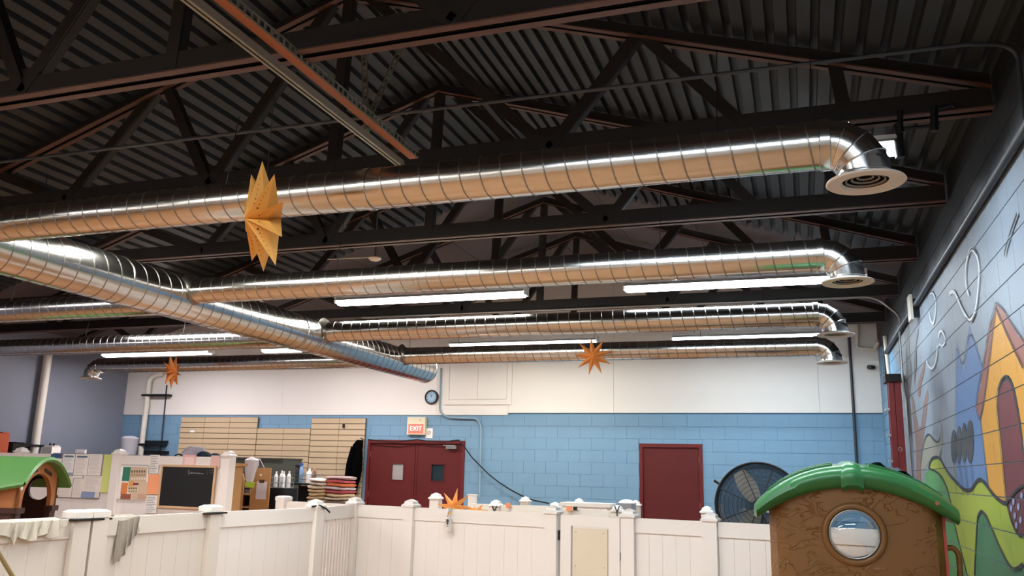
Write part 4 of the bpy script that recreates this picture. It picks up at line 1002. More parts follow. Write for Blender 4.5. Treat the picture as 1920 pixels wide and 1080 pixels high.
# photo poster
pp = sheet(223, 874, 277, 937, PAPER, 'photo_poster', 'photo poster of a green and orange room wall with small pictures', 'poster')
for k, (x0, y0, x1, y1, h_) in enumerate(((230,875.5,244,902,'2f7d63'),(244,875.5,275,903,'cdb79a'),(244,903,275,936,'d8bda2'),(227,905,239,926,'e08a4e'),(226,926,245,936,'9c5b45'),(241,902,252,912,'dfa15f'),(250,905.5,260,909.5,'7c3a36'),(240,912,260,924,'d7c7a8'),(258,926,275,936,'cba58d'))):
    a, c, z0, z1 = rect(x0, y0, x1, y1, YP-.003); part(MB().box((a, YP-.0042-.0002*k, z0), (c, YP-.003, z1)), 'picture_area', mat('poster '+h_, h_, .6), pp)
b = MB()
for (x0, x1, y0, y1, nx, ny) in ((246, 274, 881, 901, 6, 3), (241, 258, 913, 924, 4, 2)):
    for i in range(nx):
        for j in range(ny):
            a, c, z0, z1 = rect(x0+(x1-x0)*i/nx+.5, y0+(y1-y0)*j/ny+1, x0+(x1-x0)*(i+.62)/nx+.5, y0+(y1-y0)*(j+.6)/ny+1, YP-.003); b.box((a, YP-.0064, z0), (c, YP-.0058, z1), (i*3+j*2) % 3)
part(b, 'small_pictures', [mat('tiny dark print', '6a5a4a', .7), mat('tiny pale print', 'efe6d2', .7), mat('tiny brown print', 'a78c66', .7)], pp)
# blackboard
a, c, z0, z1 = rect(303, 876, 400, 950, YP)
bb = thing('blackboard', ((a+c)/2, YP, z0), 'wood framed blackboard with a line of chalk writing', 'blackboard')
part(MB().box((a, YP-.012, z0), (c, YP, z1)), 'slate', mat('black slate', '101214', .5), bb)
FRM = mat('pale wood frame', 'cdab86', .5, var=.06, scale=14); fw = .03
for p_, q_ in (((a-fw, z1), (c+fw, z1+fw)), ((a-fw, z0-fw), (c+fw, z0)), ((a-fw, z0), (a, z1)), ((c, z0), (c+fw, z1))): part(MB().box((p_[0], YP-.022, p_[1]), (q_[0], YP, q_[1])), 'frame_rail', FRM, bb)
CHALK = mat('chalk', '8d9090', .9); sx0, sz0 = a+(c-a)*.50, z1-.10; L = (c-a)*.30
pts = [(0, .9), (.04, 1.05), (.1, 1.0), (.02, .6), (.1, .3), (.03, .1), (.16, .3), (.22, .65), (.24, .25), (.32, .6), (.36, .2), (.42, .55), (.46, .25), (.5, .5), (.55, .55), (.58, .15), (.64, .5), (.7, .15), (.72, .55), (.78, .2), (.84, .45), (.92, .15), (1, .35)]
part(MB().tube([(sx0+L*u_, YP-.0135, sz0+.055*v_) for u_, v_ in pts], .0035, 5), 'chalk_writing', CHALK, bb)
part(MB().tube([(c-.11, YP-.0135, sz0+.07), (c-.115, YP-.0135, sz0+.02), (c-.10, YP-.0135, sz0)], .003, 5), 'chalk_writing', mat('green chalk', '44604a', .9), bb)
part(MB().tube([(c-.03, YP-.0135, sz0+.075), (c-.075, YP-.0135, sz0+.075), (c-.075, YP-.0135, sz0+.03), (c-.03, YP-.0135, sz0+.03), (c-.03, YP-.0135, sz0+.07)], .003, 5), 'chalk_writing', mat('mauve chalk', '7c7280', .9), bb)
# bag and caps behind the tall fence top
q = at(356, 852, Y=10.2)
stt = thing('fence_ledge', (q.x, 10.25, 0), 'narrow ledge behind the tall fence top', 'ledge')
part(MB().box((q.x-.7, 10.05, 1.60), (q.x+.8, 10.5, 1.64)), 'board', WOOD, stt)
for a in (q.x-.65, q.x+.7): part(MB().box((a, 10.1, 0), (a+.06, 10.45, 1.60)), 'leg', WOOD, stt)
rows = []
for z_, rx_, dx in ((1.64, .20, -.02), (1.72, .21, -.02), (1.80, .17, .02), (1.85, .12, .05), (1.865, .03, .06)):
    rows.append([(q.x+dx+math.cos(t_)*rx_*(1+.05*math.sin(3*t_)), 10.25+math.sin(t_)*.13, z_) for t_ in [2*math.pi*i/20 for i in range(21)]])
bg = thing('tote_bag', (q.x, 10.25, 1.64), 'pale lavender bag slumped on top of the tall fence', 'bag')
part(MB().grid(rows), 'body', mat('lavender cloth', 'b9b4c0', .8, var=.04), bg, True)
part(MB().tube(arc((q.x-.13, 10.12, 1.66), .09, 0, 180, 10, X3, Z3), .01, 6), 'strap', BLACK, bg, True)
for xx, l, s_ in ((381, 'round navy cap on the tall fence beside the bag', 1.0), (402, 'small navy cap nearest the tall end post', .85)):
    q = at(xx, 853, Y=10.2); rr = .11*s_
    t = thing('navy_cap', (q.x, 10.22, 1.64), l, 'cap')
    part(MB().lathe([(rr, 0), (rr, .08*s_), (rr*.8, .13*s_), (rr*.4, .155*s_), (0, .16*s_)], (q.x, 10.22, 1.64), (0, 0, 1), 18), 'crown', mat('navy cloth', '1d3244', .8), t, True)
    part(MB().prism([(q.x+rr*.9*math.cos(t_), 10.13-rr*.9*math.sin(t_), 1.65) for t_ in [math.pi*i/8 for i in range(9)]], (0, 0, .008)), 'brim', mat('navy cloth', '1d3244', .8), t)

# ================================================================== NEAR PLAYHOUSE
def barkmat():
    M = mat('brown moulded plastic', '7a5428', .42, var=.10, scale=3); N = M.node_tree; p = N.nodes['Principled BSDF']
    g = N.nodes.new('ShaderNodeNewGeometry'); mp_ = N.nodes.new('ShaderNodeMapping'); mp_.inputs['Scale'].default_value = (5, 5, 9)
    N.links.new(g.outputs['Position'], mp_.inputs[0])
    n = N.nodes.new('ShaderNodeTexNoise'); n.inputs['Scale'].default_value = 1.3; n.inputs['Detail'].default_value = 2; n.inputs['Distortion'].default_value = 1.8
    N.links.new(mp_.outputs[0], n.inputs['Vector'])
    a = N.nodes.new('ShaderNodeMath'); a.operation = 'SUBTRACT'; a.inputs[1].default_value = .5; N.links.new(n.outputs['Fac'], a.inputs[0])
    ab = N.nodes.new('ShaderNodeMath'); ab.operation = 'ABSOLUTE'; N.links.new(a.outputs[0], ab.inputs[0])
    r = N.nodes.new('ShaderNodeMapRange'); r.inputs['From Min'].default_value = 0; r.inputs['From Max'].default_value = .035; r.inputs['To Min'].default_value = 1; r.inputs['To Max'].default_value = 0
    N.links.new(ab.outputs[0], r.inputs['Value'])
    n2 = N.nodes.new('ShaderNodeTexNoise'); n2.inputs['Scale'].default_value = 5; N.links.new(g.outputs['Position'], n2.inputs['Vector'])
    r2 = N.nodes.new('ShaderNodeMapRange'); r2.inputs['From Min'].default_value = .45; r2.inputs['From Max'].default_value = .6; N.links.new(n2.outputs['Fac'], r2.inputs['Value'])
    mu = N.nodes.new('ShaderNodeMath'); mu.operation = 'MULTIPLY'; N.links.new(r.outputs[0], mu.inputs[0]); N.links.new(r2.outputs[0], mu.inputs[1])
    b = N.nodes.new('ShaderNodeBump'); b.inputs['Strength'].default_value = .55; b.inputs['Distance'].default_value = .02
    N.links.new(mu.outputs[0], b.inputs['Height']); N.links.new(b.outputs[0], p.inputs['Normal'])
    return M
BARK = barkmat(); GRNR = mat('green moulded plastic', '2a6a37', .3, var=.08, scale=5); GRND = mat('green roof ridge', '2e7240', .3, var=.05)
PY, PXc = 5.5, .26
ph = thing('playhouse', (PXc, PY+.45, 0), 'brown toy playhouse with a green curved roof and round bubble window', 'playhouse')
HW, DEP = .482, .92
def roofz(x): # underside of the roof over the front, x from the centre
    return 1.56-.60*x*x-.10*x**4
wc = V((at(1601, 1001, Y=PY).x, PY, at(1601, 1001, Y=PY).z)); WR = .138
# front skin with a round hole: rays from the hole to the outline
n = 72; outl, inn = [], []
for i in range(n):
    a = 2*math.pi*i/n; dx, dz_ = math.cos(a), math.sin(a); lo, hi = 0, 3
    for _ in range(40):
        md = (lo+hi)/2; x, z = wc.x-PXc+dx*md, wc.z+dz_*md
        if abs(x) < HW and 0 < z < roofz(x)+.02: lo = md
        else: hi = md
    x, z = wc.x-PXc+dx*lo, wc.z+dz_*lo
    inn.append((wc.x+dx*WR, z*0+wc.z+dz_*WR)); outl.append((PXc+x, z))
rows = []
for k in range(9):
    f = k/8; row = []
    for i in range(n+1):
        i_ = i % n; x = inn[i_][0]+(outl[i_][0]-inn[i_][0])*f; z = inn[i_][1]+(outl[i_][1]-inn[i_][1])*f
        e = abs(x-PXc)/HW; row.append((x, PY-.03+.03*e**2+.10*max(0, (e-.86)/.14)**2, z))
    rows.append(row)
part(MB().grid(rows), 'front_wall', BARK, ph, True)
for s in (-1, 1):
    rows = []
    for yy, xo in ((PY+.10, 0), (PY+.16, .004), (PY+.5, .006), (PY+DEP, 0)): rows.append([(PXc+s*(HW+xo), yy, z) for z in (0, .4, .8, 1.2, roofz(HW)+.01)])
    part(MB().grid(rows), 'side_wall', BARK, ph, True)
# rear wall with an arched opening
n = 48; outl, inn = [], []
for i in range(n):
    a = 2*math.pi*i/n; dx, dz_ = math.cos(a), math.sin(a); lo, hi = 0, 3
    for _ in range(40):
        md = (lo+hi)/2; x, z = dx*md, 1.22+dz_*md
        if abs(x) < HW and 0 < z < roofz(x): lo = md
        else: hi = md
    outl.append((PXc+dx*lo, PY+DEP, 1.22+dz_*lo)); inn.append((PXc+.10+dx*.27, PY+DEP, 1.25+dz_*(.24 if dz_ > 0 else .145+.03*math.cos(3*a))))
part(MB().ring(outl, inn, (0, .03, 0)), 'rear_wall', BARK, ph)
fr_ = part(MB().tube([(wc.x+(WR+.022)*math.cos(t_), PY-.032, wc.z+(WR+.022)*math.sin(t_)) for t_ in [2*math.pi*i/48 for i in range(48)]], .021, 12, closed=True), 'window_surround', mat('brown ring', '7a5428', .4), ph, True)
BUB = bpy.data.materials.new('clear bubble'); BUB.use_nodes = True; N = BUB.node_tree
for nd in list(N.nodes): N.nodes.remove(nd)
o_ = N.nodes.new('ShaderNodeOutputMaterial'); mx = N.nodes.new('ShaderNodeMixShader'); tr = N.nodes.new('ShaderNodeBsdfTransparent'); gl = N.nodes.new('ShaderNodeBsdfGlossy'); lw = N.nodes.new('ShaderNodeLayerWeight')
gl.inputs['Roughness'].default_value = .03; gl.inputs['Color'].default_value = (.9, .92, .95, 1); tr.inputs['Color'].default_value = (.86, .87, .88, 1); lw.inputs['Blend'].default_value = .35
ad = N.nodes.new('ShaderNodeMath'); ad.operation = 'MULTIPLY_ADD'; ad.inputs[1].default_value = .75; ad.inputs[2].default_value = .10; N.links.new(lw.outputs['Facing'], ad.inputs[0])
N.links.new(ad.outputs[0], mx.inputs[0]); N.links.new(tr.outputs[0], mx.inputs[1]); N.links.new(gl.outputs[0], mx.inputs[2]); N.links.new(mx.outputs[0], o_.inputs[0])
part(MB().lathe([(WR*math.cos(t_), -.085*math.sin(t_)) for t_ in [math.pi/2*i/10 for i in range(11)]], (wc.x, PY-.03, wc.z), (0, 1, 0), 40), 'bubble_window', BUB, ph, True)
part(MB().tube([(wc.x+(WR-.002)*math.cos(t_), PY-.05, wc.z+(WR-.002)*math.sin(t_)) for t_ in [2*math.pi*i/48 for i in range(48)]], .005, 8, closed=True), 'window_rim', CONDUIT, fr_, True)
# roof shell
RHW = .548
def outer(x): return roofz(x)+.128-.035*(abs(x)/RHW)**4
N_ = 40; xs_ = [-RHW+2*RHW*i/N_ for i in range(N_+1)]
rows = []
sect = [(-.05, 0, 0), (-.09, .15, 0), (-.108, .45, 0), (-.10, .75, 0), (-.07, .95, 0), (0, 1.04, 0), (.25, 1.15, 0), (.5, 1.18, 0), (.8, 1.1, 0), (DEP+.03, .9, 0), (DEP+.06, .5, 0), (DEP+.03, 0, 0), (-.05, 0, 0)]
for dy, f, _ in sect:
    rows.append([V((PXc+x, PY+dy, roofz(x)+(outer(x)-roofz(x))*f)) for x in xs_])
for r_ in rows:   # rounded tips
    pass
part(MB().grid(rows), 'roof', GRNR, ph, True)
for s in (-1, 1):
    x = s*RHW; pts = [V((PXc+x, PY+dy, roofz(x)+(outer(x)-roofz(x))*f)) for dy, f, _ in sect[:-1]]
    c = sum(pts, V())/len(pts)
    mid = [c+(p_-c)*.72+V((s*.022, 0, -.012)) for p_ in pts]
    part(MB().grid([pts+[pts[0]], mid+[mid[0]]]).add(mid, [tuple(range(len(mid)))]), 'roof_end', GRNR, ph, True)
for j, (dy, f) in enumerate(((.01, 1.05), (.13, 1.10), (.25, 1.15))):
    for i in range(-5, 5):
        x0 = (i+.5*(j % 2))*.098+.004; x1 = x0+.090
        if abs(x0) > RHW-.03 or abs(x1) > RHW-.03 or (x0 < .06 and x1 > -.06): continue
        g_ = lambda x, d_, e: V((PXc+x, PY+d_, roofz(x)+(outer(x)-roofz(x))*(f+e)+.001))
        part(MB().prism([g_(x0, dy, 0), g_(x1, dy, 0), g_(x1, dy+.12, .03), g_(x0, dy+.12, .03)], (0, 0, .010)), 'shingle', GRND, ph)
rows = []
for dy, f in ((-.07, -.06), (-.115, .12), (-.128, .45), (-.118, .8), (-.08, 1.03), (0, 1.14), (.25, 1.26), (.5, 1.29)):
    rows.append([V((PXc+x+.0, PY+dy+(.012 if abs(x) > .05 else 0), roofz(x)+.128*f-(.012 if abs(x) > .05 else 0))) for x in (-.062, -.055, -.03, 0, .03, .055, .062)])
part(MB().grid(rows), 'ridge_band', GRND, ph, True)
part(MB().lathe([(0, 0), (.012, 0), (.012, .004)], (PXc+.44, PY-.11, 1.49), (0, -1, 0), 10), 'screw_cap', mat('tan cap', 'a06a40', .5), ph)
part(MB().box((PXc+HW+.004, PY+.12, .9), (PXc+HW+.022, PY+.2, 1.43)), 'red_strip', mat('coral plastic', 'c9564a', .4), ph)
hp = [at(1772, 1028, Y=PY+.2), at(1788, 1026, Y=PY+.2), at(1798, 1040, Y=PY+.2), at(1800, 1070, Y=PY+.2), at(1801, 1110, Y=PY+.2), at(1778, 1130, Y=PY+.2)]
part(MB().tube(bend(hp, .04), .016, 10), 'handle', BARK, ph, True)
# dark cloth lying on the roof
rows = []; p = at(1690, 878, Y=PY+.75)
for j in range(6):
    rows.append([V((PXc+.15+.035*i, PY+.25+.07*j, outer(.15+.035*i)+.036+.012*math.sin(i*1.7+j)-.10*max(0, (i-5)/3)**2*.2+.008*math.cos(j*2+i))) for i in range(8)])
solo(MB().grid(rows), 'dark_cloth', mat('slate cloth', '3d4757', .85, bump=.2), 'dark slate cloth lying on the playhouse roof', 'cloth', smooth=True)

# ================================================================== ARCHED PLAYHOUSE
az = math.radians(21); nrm = V((math.cos(az), math.sin(az), 0)); tg = V((-math.sin(az), math.cos(az), 0))
c1 = at(34, 930, Y=7.2); W2 = .86; DP = 1.15
B0 = V((c1.x, c1.y, 0))                 # near corner of the door face; the face runs along tg
BRN = mat('terracotta plastic', 'a66c40', .45, var=.06); DBR = mat('dark brown plastic', '3b221c', .45, var=.08); GRL = mat('light green plastic', '568a4a', .4, var=.06)
ah = thing('playhouse', B0+tg*(W2/2)-nrm*(DP/2), 'terracotta toy playhouse with arched doorway behind the side fence', 'playhouse')
zs_, ztp = 1.40, 1.60
def fp(t_, z, off=0.0): return B0+tg*t_+nrm*off+Z3*z
def gz(t_): e = (t_/W2-.5)*2; return ztp-.20*e*e
zm = 1.06
# door face: arched band above the sill of the lower part
N_ = 26; ou, inn_ = [], []
a0, a1 = .10, W2-.13
for i in range(N_+1):
    an = math.pi*i/N_; ct = -math.cos(an); t_ = (a0+a1)/2+ct*(a1-a0)/2; zi = 1.16+math.sin(an)*.30
    inn_.append((t_, zi)); to = W2*i/N_; ou.append((to, gz(to)))
b = MB()
for th in (0, -.05):
    rows = [[fp(*q, th) for q in ou], [fp(*q, th) for q in inn_]]; b.grid(rows)
b.grid([[fp(*q, 0) for q in inn_], [fp(*q, -.05) for q in inn_]])
for t0, t1, zz in ((0, a0, 1.16), (a1, W2, 1.16)):
    b.add([fp(t0, zm), fp(t1, zm), fp(t1, zz), fp(t0, gz(t0) if t0 == 0 else zz), fp(t0, zm, -.05), fp(t1, zm, -.05), fp(t1, zz, -.05), fp(t0, zz, -.05)], [(0, 1, 2, 3), (4, 7, 6, 5), (1, 5, 6, 2), (0, 3, 7, 4)])
b.add([fp(W2, 1.16), fp(W2, gz(W2)), fp(a1, 1.16)], [(0, 1, 2)])
part(b, 'door_wall', BRN, ah)
for tt, s in ((.24, 1), (.58, -1)):
    part(MB().obox(fp(tt, 1.475, .004), tg*.085+Z3*.028*s, nrm*.006, Z3*.018), 'vent_slot', DBR, ah)
for t0, t1 in ((0, a0), (a1, W2)):
    b = MB()
    b.obox(fp((t0+t1)/2, zm/2, -.025), tg*((t1-t0)/2), nrm*.03, Z3*(zm/2)); b.obox(fp((t0+t1)/2, zm, -.015), tg*((t1-t0)/2+.015), nrm*.05, Z3*.03)
    part(b, 'lower_jamb', DBR, ah)
# side face towards the camera
o_ = B0; u_ = -nrm
part(MB().prism([o_+Z3*zm, o_+u_*DP+Z3*zm, o_+u_*DP+Z3*1.40, o_+Z3*1.40], tg*.04), 'side_wall', BRN, ah)
part(MB().prism([o_, o_+u_*DP, o_+u_*DP+Z3*zm, o_+Z3*zm], tg*.04).prism([o_+Z3*(zm-.03)-tg*.02, o_+u_*DP+Z3*(zm-.03)-tg*.02, o_+u_*DP+Z3*(zm+.03)-tg*.02, o_+Z3*(zm+.03)-tg*.02], tg*.05), 'side_skirt', DBR, ah)
_d = at(73, 917, Y=1)-CAM; _p = CAM+_d*((B0+tg*(W2-.04)-CAM).dot(tg)/_d.dot(tg)); pc = (-(_p-B0).dot(nrm), _p.z); ou, inn_ = [], []
fw_ = lambda s_, z_: B0+tg*(W2-.04)-nrm*s_+Z3*z_
for i in range(40):
    an = 2*math.pi*i/40; dx, dz_ = math.cos(an), math.sin(an); lo, hi = 0, 3
    for _ in range(30):
        md = (lo+hi)/2; x, z = pc[0]+dx*md, pc[1]+dz_*md
        if 0 < x < DP and 0 < z < 1.42: lo = md
        else: hi = md
    ou.append(fw_(pc[0]+dx*lo, pc[1]+dz_*lo)); inn_.append(fw_(pc[0]+dx*.125, pc[1]+dz_*.125))
part(MB().ring(ou, inn_, tg*.04), 'far_wall', DBR, ah)
part(MB().prism([fp(0, 0, -DP), fp(W2, 0, -DP), fp(W2, 1.40, -DP), fp(W2/2, ztp-.02, -DP), fp(0, 1.40, -DP)], nrm*.04), 'back_wall', DBR, ah)
part(MB().lathe([(0, .02), (.02, .015), (.024, 0)], fp(.03, 1.30, .0), nrm, 12), 'door_knob', PAPER, ah, True)
# roof: arch profile swept back, dipping over the side face
rows = []
for k in range(9):
    s_ = k/8; off = .10-(DP+.2)*s_; row = []
    for i in range(25):
        t_ = -.10+(W2+.20)*i/24; e = (t_/W2-.5)*2; wv = .03*math.cos(s_*9+.4)*max(0, -e)
        row.append(fp(t_, ztp+.05-.20*e*e+wv, off))
    rows.append(row)
low_ = [[p_-Z3*.055 for p_ in r_] for r_ in rows]
b = MB().grid(rows).grid(low_)
b.grid([rows[0], [p_+nrm*.02-Z3*.03 for p_ in rows[0]], low_[0]]); b.grid([rows[-1], low_[-1]])
b.grid([[r_[0] for r_ in rows], [r_[0]-tg*.02-Z3*.03 for r_ in rows], [r_[0] for r_ in low_]]); b.grid([[r_[-1] for r_ in rows], [r_[-1] for r_ in low_]])
part(b, 'roof', GRL, ah, True)

# ================================================================== STORAGE CORNER
def R4(x0, y0, x1, y1, Y): return rect(x0, y0, x1, y1, Y)
GCAB = mat('grey green laminate', '4a4f48', .5, var=.05)
a, c, z0, z1 = R4(438, 858, 527, 950, 12.9)
gc = thing('grey_cabinet', ((a+c)/2, 13.2, 0), 'dark grey green cabinet against the slatwall', 'cabinet')
part(MB().box((a, 12.9, 0), (c, 13.5, z1-.02)), 'carcass', GCAB, gc); part(MB().box((a-.01, 12.88, z1-.02), (c+.01, 13.52, z1)), 'top', GCAB, gc)
part(MB().box((a+.02, 12.885, .1), ((a+c)/2-.01, 12.9, z1-.45)), 'door', GCAB, gc); part(MB().box(((a+c)/2+.01, 12.885, .1), (c-.02, 12.9, z1-.45)), 'door', GCAB, gc)
# wooden cubby
YW = 11.6
wa = R4(433, 881, 456, 956, YW); wb_ = R4(470, 877, 505, 956, YW); zt1, zt2 = wa[3], wb_[3]
cb = thing('wooden_cubby', ((wa[0]+wb_[1])/2, YW+.2, 0), 'light wood cubby with two rounded front panels', 'cubby')
def rp(x0, x1, zt, side):
    r = .14; pts = [(x0, YW, 0), (x1, YW, 0)]
    if side > 0: pts += [(x1-r+r*math.cos(t_), YW, zt-r*1.3+r*1.3*math.sin(t_)) for t_ in [math.pi/2*i/6 for i in range(7)]]+[(x0, YW, zt)]
    else: pts += [(x1, YW, zt)]+[(x0+r-r*math.sin(t_), YW, zt-r*1.3+r*1.3*math.cos(t_)) for t_ in [math.pi/2*i/6 for i in range(7)]]
    return MB().prism(pts, (0, .02, 0))
part(rp(wa[0], wa[1], zt1, 1), 'front_panel', WOOD, cb); part(rp(wb_[0], wb_[1], zt2, -1), 'front_panel', WOOD, cb)
part(MB().box((wa[0], YW+.40, 0), (wb_[1]*(YW+.42)/YW, YW+.42, zt1-.05)), 'back_panel', mat('dark board', '2a211d', .6), cb)
for z in (.45, .95, 1.15): part(MB().box((wa[0]+.02, YW+.02, z), (wb_[1]*(YW+.42)/YW-.02, YW+.4, z+.02)), 'shelf', WOOD, cb)
part(MB().box((wa[0]-.035, YW, 0), (wa[0]-.003, YW+.42, zt1-.03)), 'side_board', mat('purple brown edge', '4a2c36', .6), cb)
for z in (.25, 1.47): part(MB().lathe([(0, .02), (.016, .014), (.018, 0)], ((wb_[0]+wb_[1])/2, YW-.002, z), (0, -1, 0), 12), 'knob', PAPER, cb, True)
d0 = R4(454, 914, 471, 942, YW+.1)
dw = thing('storage_tower', ((d0[0]+d0[1])/2, YW+.15, 1.17), 'white plastic drawer tower standing inside the wooden cubby', 'drawers')
zb_ = 1.17
part(MB().box((d0[0], YW+.08, zb_), (d0[0]+.012, YW+.36, zb_+.23)).box((d0[1]-.012, YW+.08, zb_), (d0[1], YW+.36, zb_+.23)).box((d0[0], YW+.08, zb_+.22), (d0[1], YW+.36, zb_+.235)).box((d0[0], YW+.08, zb_), (d0[1], YW+.36, zb_+.01)), 'case', PAPER, dw)
for k in range(3): part(MB().box((d0[0]+.014, YW+.075, zb_+.014+k*.07), (d0[1]-.014, YW+.34, zb_+.068+k*.07)), 'drawer', mat('smoky drawer', '6f6b73', .35), dw)
# hanging plastic bag, note and clipboard
gb0 = R4(463, 857, 485, 905, YW-.05); xm = (gb0[0]+gb0[1])/2; zt_, zb2 = gb0[3], gb0[2]; H_ = zt_-zb2
rows = []
for f, wx in ((1, .02), (.95, .07), (.88, .12), (.7, .12), (.5, .10), (.3, .085), (.12, .07), (0, .055)):
    rows.append([(xm+math.cos(t_)*wx*(1+.12*math.sin(5*t_+f*9))-.015*(1-f), YW-.09+math.sin(t_)*wx*.5, zb2+H_*f) for t_ in [2*math.pi*i/24 for i in range(25)]])
pb = thing('plastic_bag', (xm, YW-.09, zb2), 'crumpled translucent plastic bag hanging over the wooden cubby', 'bag')
part(MB().grid(rows), 'body', mat('milky plastic', 'd9d6da', .3, alpha=.8, bump=.4, bscale=25), pb, True)
part(MB().tube([(xm, YW-.05, zt_-.02), (xm+.01, YW+.10, zt_-.03), (xm+.02, YW+.3, zt1-.03)], .006, 6), 'hanging_cord', PAPER, pb)
l0 = R4(460, 904, 477, 914, YW-.14)
solo(MB().box((l0[0], YW-.150, l0[2]), (l0[1], YW-.142, l0[3])).box((l0[0]+.01, YW-.142, l0[3]-.02), (l0[1]-.01, YW-.115, l0[3]), 0), 'lime_card', mat('lime card', 'b6d53a', .6), 'bright lime card clipped to the bottom of the plastic bag', 'card')
k0 = R4(481, 903, 500, 936, YW)
kb = thing('clipboard', ((k0[0]+k0[1])/2, YW-.01, k0[2]), 'white clipboard hanging on the wooden cubby panel', 'clipboard')
part(MB().box((k0[0], YW-.012, k0[2]), (k0[1], YW-.002, k0[3])), 'paper_pad', mat('lilac white paper', 'dcd6e0', .6), kb)
part(MB().box(((k0[0]+k0[1])/2-.04, YW-.024, k0[3]-.02), ((k0[0]+k0[1])/2+.04, YW-.010, k0[3]+.03)), 'clip', mat('brown metal', '5a3c33', .4, metal=.5), kb)
# cart with baskets and bottles
YK = 12.7
k1 = R4(536, 906, 588, 950, YK); zt3 = k1[3]
ca = thing('black_cart', ((k1[0]+k1[1])/2, YK+.2, 0), 'black utility cart loaded with spray bottles', 'cart')
part(MB().box((k1[0], YK, zt3-.035), (k1[1], YK+.4, zt3)), 'top_shelf', BLACK, ca)
for z in (.3, .85): part(MB().box((k1[0], YK, z), (k1[1], YK+.4, z+.03)), 'shelf', BLACK, ca)
for x in (k1[0], k1[1]-.03):
    for y in (YK, YK+.37): part(MB().box((x, y, 0), (x+.03, y+.03, zt3-.035)), 'leg', BLACKM, ca)
part(MB().bar((k1[0]+.02, YK-.01, zt3-.02), (k1[0]+.33, YK-.02, zt3-.48), .012, .02, up=(0, 1, 0)), 'brace', CONDUIT, ca)
part(MB().box((k1[0], YK+.38, .3), (k1[1], YK+.39, zt3-.05)), 'back_sheet', BLACK, ca)
WIRE = mat('wire basket', 'a7abad', .35, metal=.7)
def basket(x0, x1, z0, y0, y1, h, label, m_=WIRE):
    t = thing('wire_basket', ((x0+x1)/2, (y0+y1)/2, z0), label, 'basket', 'wire baskets by the cart')
    for z, k in ((z0+.004, 'base_hoop'), (z0+h*.5, 'middle_hoop'), (z0+h, 'rim_hoop')): part(MB().tube([(x0, y0, z), (x1, y0, z), (x1, y1, z), (x0, y1, z)], .005, 5, closed=True), k, m_, t)
    b = MB(); n_ = 9
    for i in range(n_+1):
        x = x0+(x1-x0)*i/n_
        for y in (y0, y1): b.tube([(x, y, z0), (x, y, z0+h)], .0025, 4)
    part(b, 'wires', m_, t); part(MB().box((x0, y0, z0), (x1, y1, z0+.004)), 'floor_mesh', m_, t)
    return t
g0 = R4(508, 898, 538, 915, 12.3)
sd = thing('side_stand', ((g0[0]+g0[1])/2, 12.42, 0), 'dark stand under the basket of white bottles', 'stand')
part(MB().box((g0[0]-.06, 12.25, .2), (g0[1]+.02, 12.6, g0[2]-.004)), 'body', mat('dark slate', '23272b', .5), sd); part(MB().box((g0[0]-.05, 12.27, 0), (g0[1]+.01, 12.58, .2)), 'plinth', BLACKM, sd)
basket(g0[0], g0[1], g0[2], 12.28, 12.5, .17, 'wire basket holding white bottles beside the grey green cabinet')
def bottle(x, y, z, h, r, m_, label, capm=PAPER, group='white bottles in the basket', spray=False):
    t = thing('bottle', (x, y, z), label, 'bottle', group)
    part(MB().lathe([(0, 0), (r, 0), (r, h*.66), (r*.7, h*.78), (r*.35, h*.84), (r*.35, h*.88)], (x, y, z), (0, 0, 1), 16), 'body', m_, t, True)
    if spray: part(MB().box((x-.045, y-.014, z+h*.9), (x+.025, y+.014, z+h)).box((x-.012, y-.012, z+h*.84), (x+.012, y+.012, z+h*.9)).bar((x-.025, y, z+h*.9), (x-.05, y, z+h*.76), .008, .008), 'trigger_head', capm, t)
    else: part(MB().lathe([(r*.42, 0), (r*.42, h*.12), (0, h*.12)], (x, y, z+h*.86), (0, 0, 1), 12), 'cap', capm, t, True)
MILK = mat('milky bottle', 'dadbd8', .35)
for k in range(4): bottle(g0[0]+.05+k*.073, 12.36+.05*(k % 2), g0[2]+.006, (.27, .285, .275, .28)[k], .035, MILK, 'white bottle in the basket, '+('closest to the cabinet', 'second from the cabinet', 'third from the cabinet', 'closest to the cart')[k])
b0 = R4(541, 893, 562, 907, YK); b1 = R4(563, 890, 586, 906, YK)
basket(b0[0]+.01, b0[1]-.01, zt3+.001, YK+.03, YK+.3, .13, 'dark green mesh basket on top of the black cart', mat('green mesh', '3a4a2c', .6))
basket(b1[0]+.01, b1[1]-.01, zt3+.001, YK+.03, YK+.3, .15, 'clear wire basket at the towel end of the black cart')
bottle(b0[0]+.09, YK+.12, zt3+.006, .30, .035, BLACK, 'black topped spray bottle in the green mesh basket', BLACK, 'spray bottles on the cart', True)
bottle(b0[1]-.06, YK+.12, zt3+.006, .33, .035, mat('blue liquid', '6f93b8', .3), 'blue topped spray bottle in the green mesh basket', mat('blue trigger', '2f5fae', .4), 'spray bottles on the cart', True)
bottle(b1[0]+.08, YK+.14, zt3+.006, .25, .05, MILK, 'stout white jar in the clear basket', PAPER, 'spray bottles on the cart')
bottle(b1[1]-.06, YK+.14, zt3+.006, .25, .035, mat('brown bottle', '6b4a3e', .4), 'brown bottle with a pale cap in the clear basket', mat('peach cap', 'd9a58c', .5), 'spray bottles on the cart')
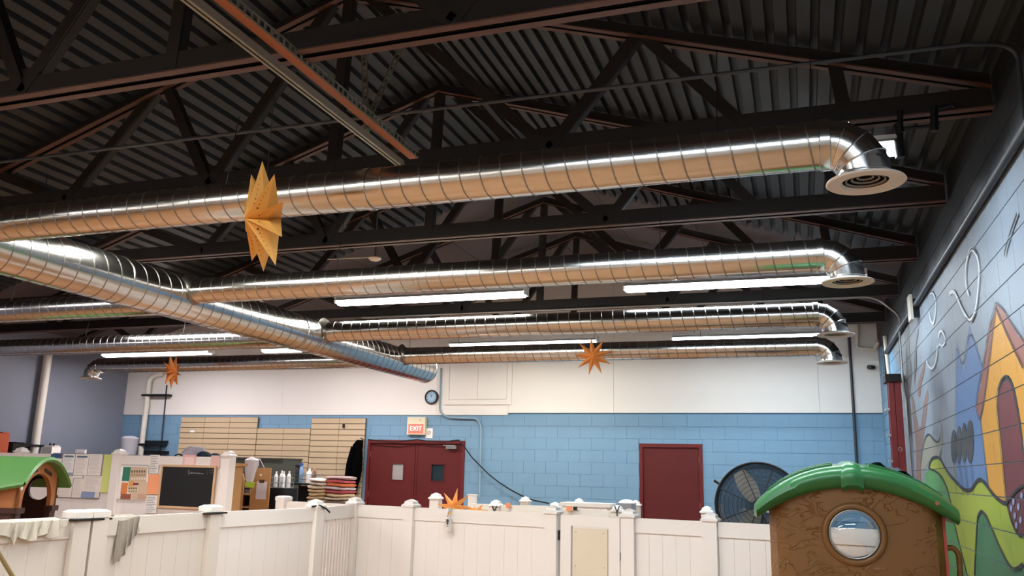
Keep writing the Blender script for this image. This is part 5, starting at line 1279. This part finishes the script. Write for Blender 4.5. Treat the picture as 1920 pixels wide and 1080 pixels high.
# towels
def towel(x, y, z, w_, h, dep, m_, label, rot=0, seed=0):
    rnd = random.Random(seed); rows = []; n_ = 14
    for i in range(n_+1):
        u_ = i/n_*2-1; row = []
        for k in range(17):
            a = 2*math.pi*k/16; cx = math.copysign(abs(math.cos(a))**.6, math.cos(a))*dep/2; cz = math.copysign(abs(math.sin(a))**.75, math.sin(a))*h/2
            e = 1-.35*max(0, abs(u_)-.8)/.2
            row.append((x+u_*w_/2+.006*math.sin(k*1.3+seed), y+cx*e, z+h/2+cz*e*(.96+.12*math.sin(u_*4+seed))+rot*u_*w_/2+.12*h*math.sin(u_*2.5+seed*1.9)))
        rows.append(row)
    b = MB().grid(rows); b.add(rows[0][:-1], [tuple(range(16))]); b.add(rows[-1][:-1], [tuple(reversed(range(16)))])
    solo(b, 'folded_towel', m_, label, 'towel', 'folded towels in two stacks', smooth=True)
YT2 = 12.3
s0 = R4(584, 897, 618, 935, YT2); s1 = R4(616, 893, 662, 945, YT2)
zbase = at(620, 948, Y=YT2).z-.02
tb = thing('towel_table', ((s0[0]+s1[1])/2, YT2, 0), 'low dark table under the folded towels', 'table')
part(MB().box((s0[0]-.08, YT2-.25, zbase-.04), (s1[1]+.08, YT2+.35, zbase)), 'top', BLACKM, tb)
for x in (s0[0]-.05, s1[1]+.02):
    for y in (YT2-.22, YT2+.29): part(MB().box((x, y, 0), (x+.04, y+.04, zbase-.04)), 'leg', BLACKM, tb)
def tm(h_): return mat('towel '+h_, h_, .9, var=.06, scale=20, bump=.35, bscale=90)
stackA = [('a99e92', 'grey'), ('cdbfae', 'pale tan'), ('c4ac86', 'tan'), ('d3bf98', 'cream'), ('c9b28c', 'sand'), ('d8cab5', 'ivory'), ('cbbdb2', 'stone'), ('d9cdc4', 'off white')]
stackB = [('a58f80', 'brown grey'), ('8c7a72', 'mottled'), ('c9bba6', 'oatmeal'), ('d9c39a', 'yellow cream'), ('b5545c', 'crimson'), ('c9bfc4', 'lilac grey'), ('de7f52', 'orange'), ('c9606e', 'rose pink'), ('a8908e', 'dusty mauve')]
for st, (q0, q1), nm in ((stackA, (s0[0], s0[1]), 'cart'), (stackB, (s1[0], s1[1]), 'jacket')):
    zt_ = s0[3] if nm == 'cart' else s1[3]; h = (zt_-zbase)/len(st)
    for k, (hx, cn) in enumerate(st):
        towel((q0+q1)/2+.012*math.sin(k*2.3), YT2, zbase+k*h, (q1-q0)*(.97+.06*math.sin(k*1.7)), h*.985, .34, tm(hx), '%s towel in the stack nearer the %s, number %d from the bottom' % (cn, nm, k+1), 0, k*3+(7 if nm == 'cart' else 0))
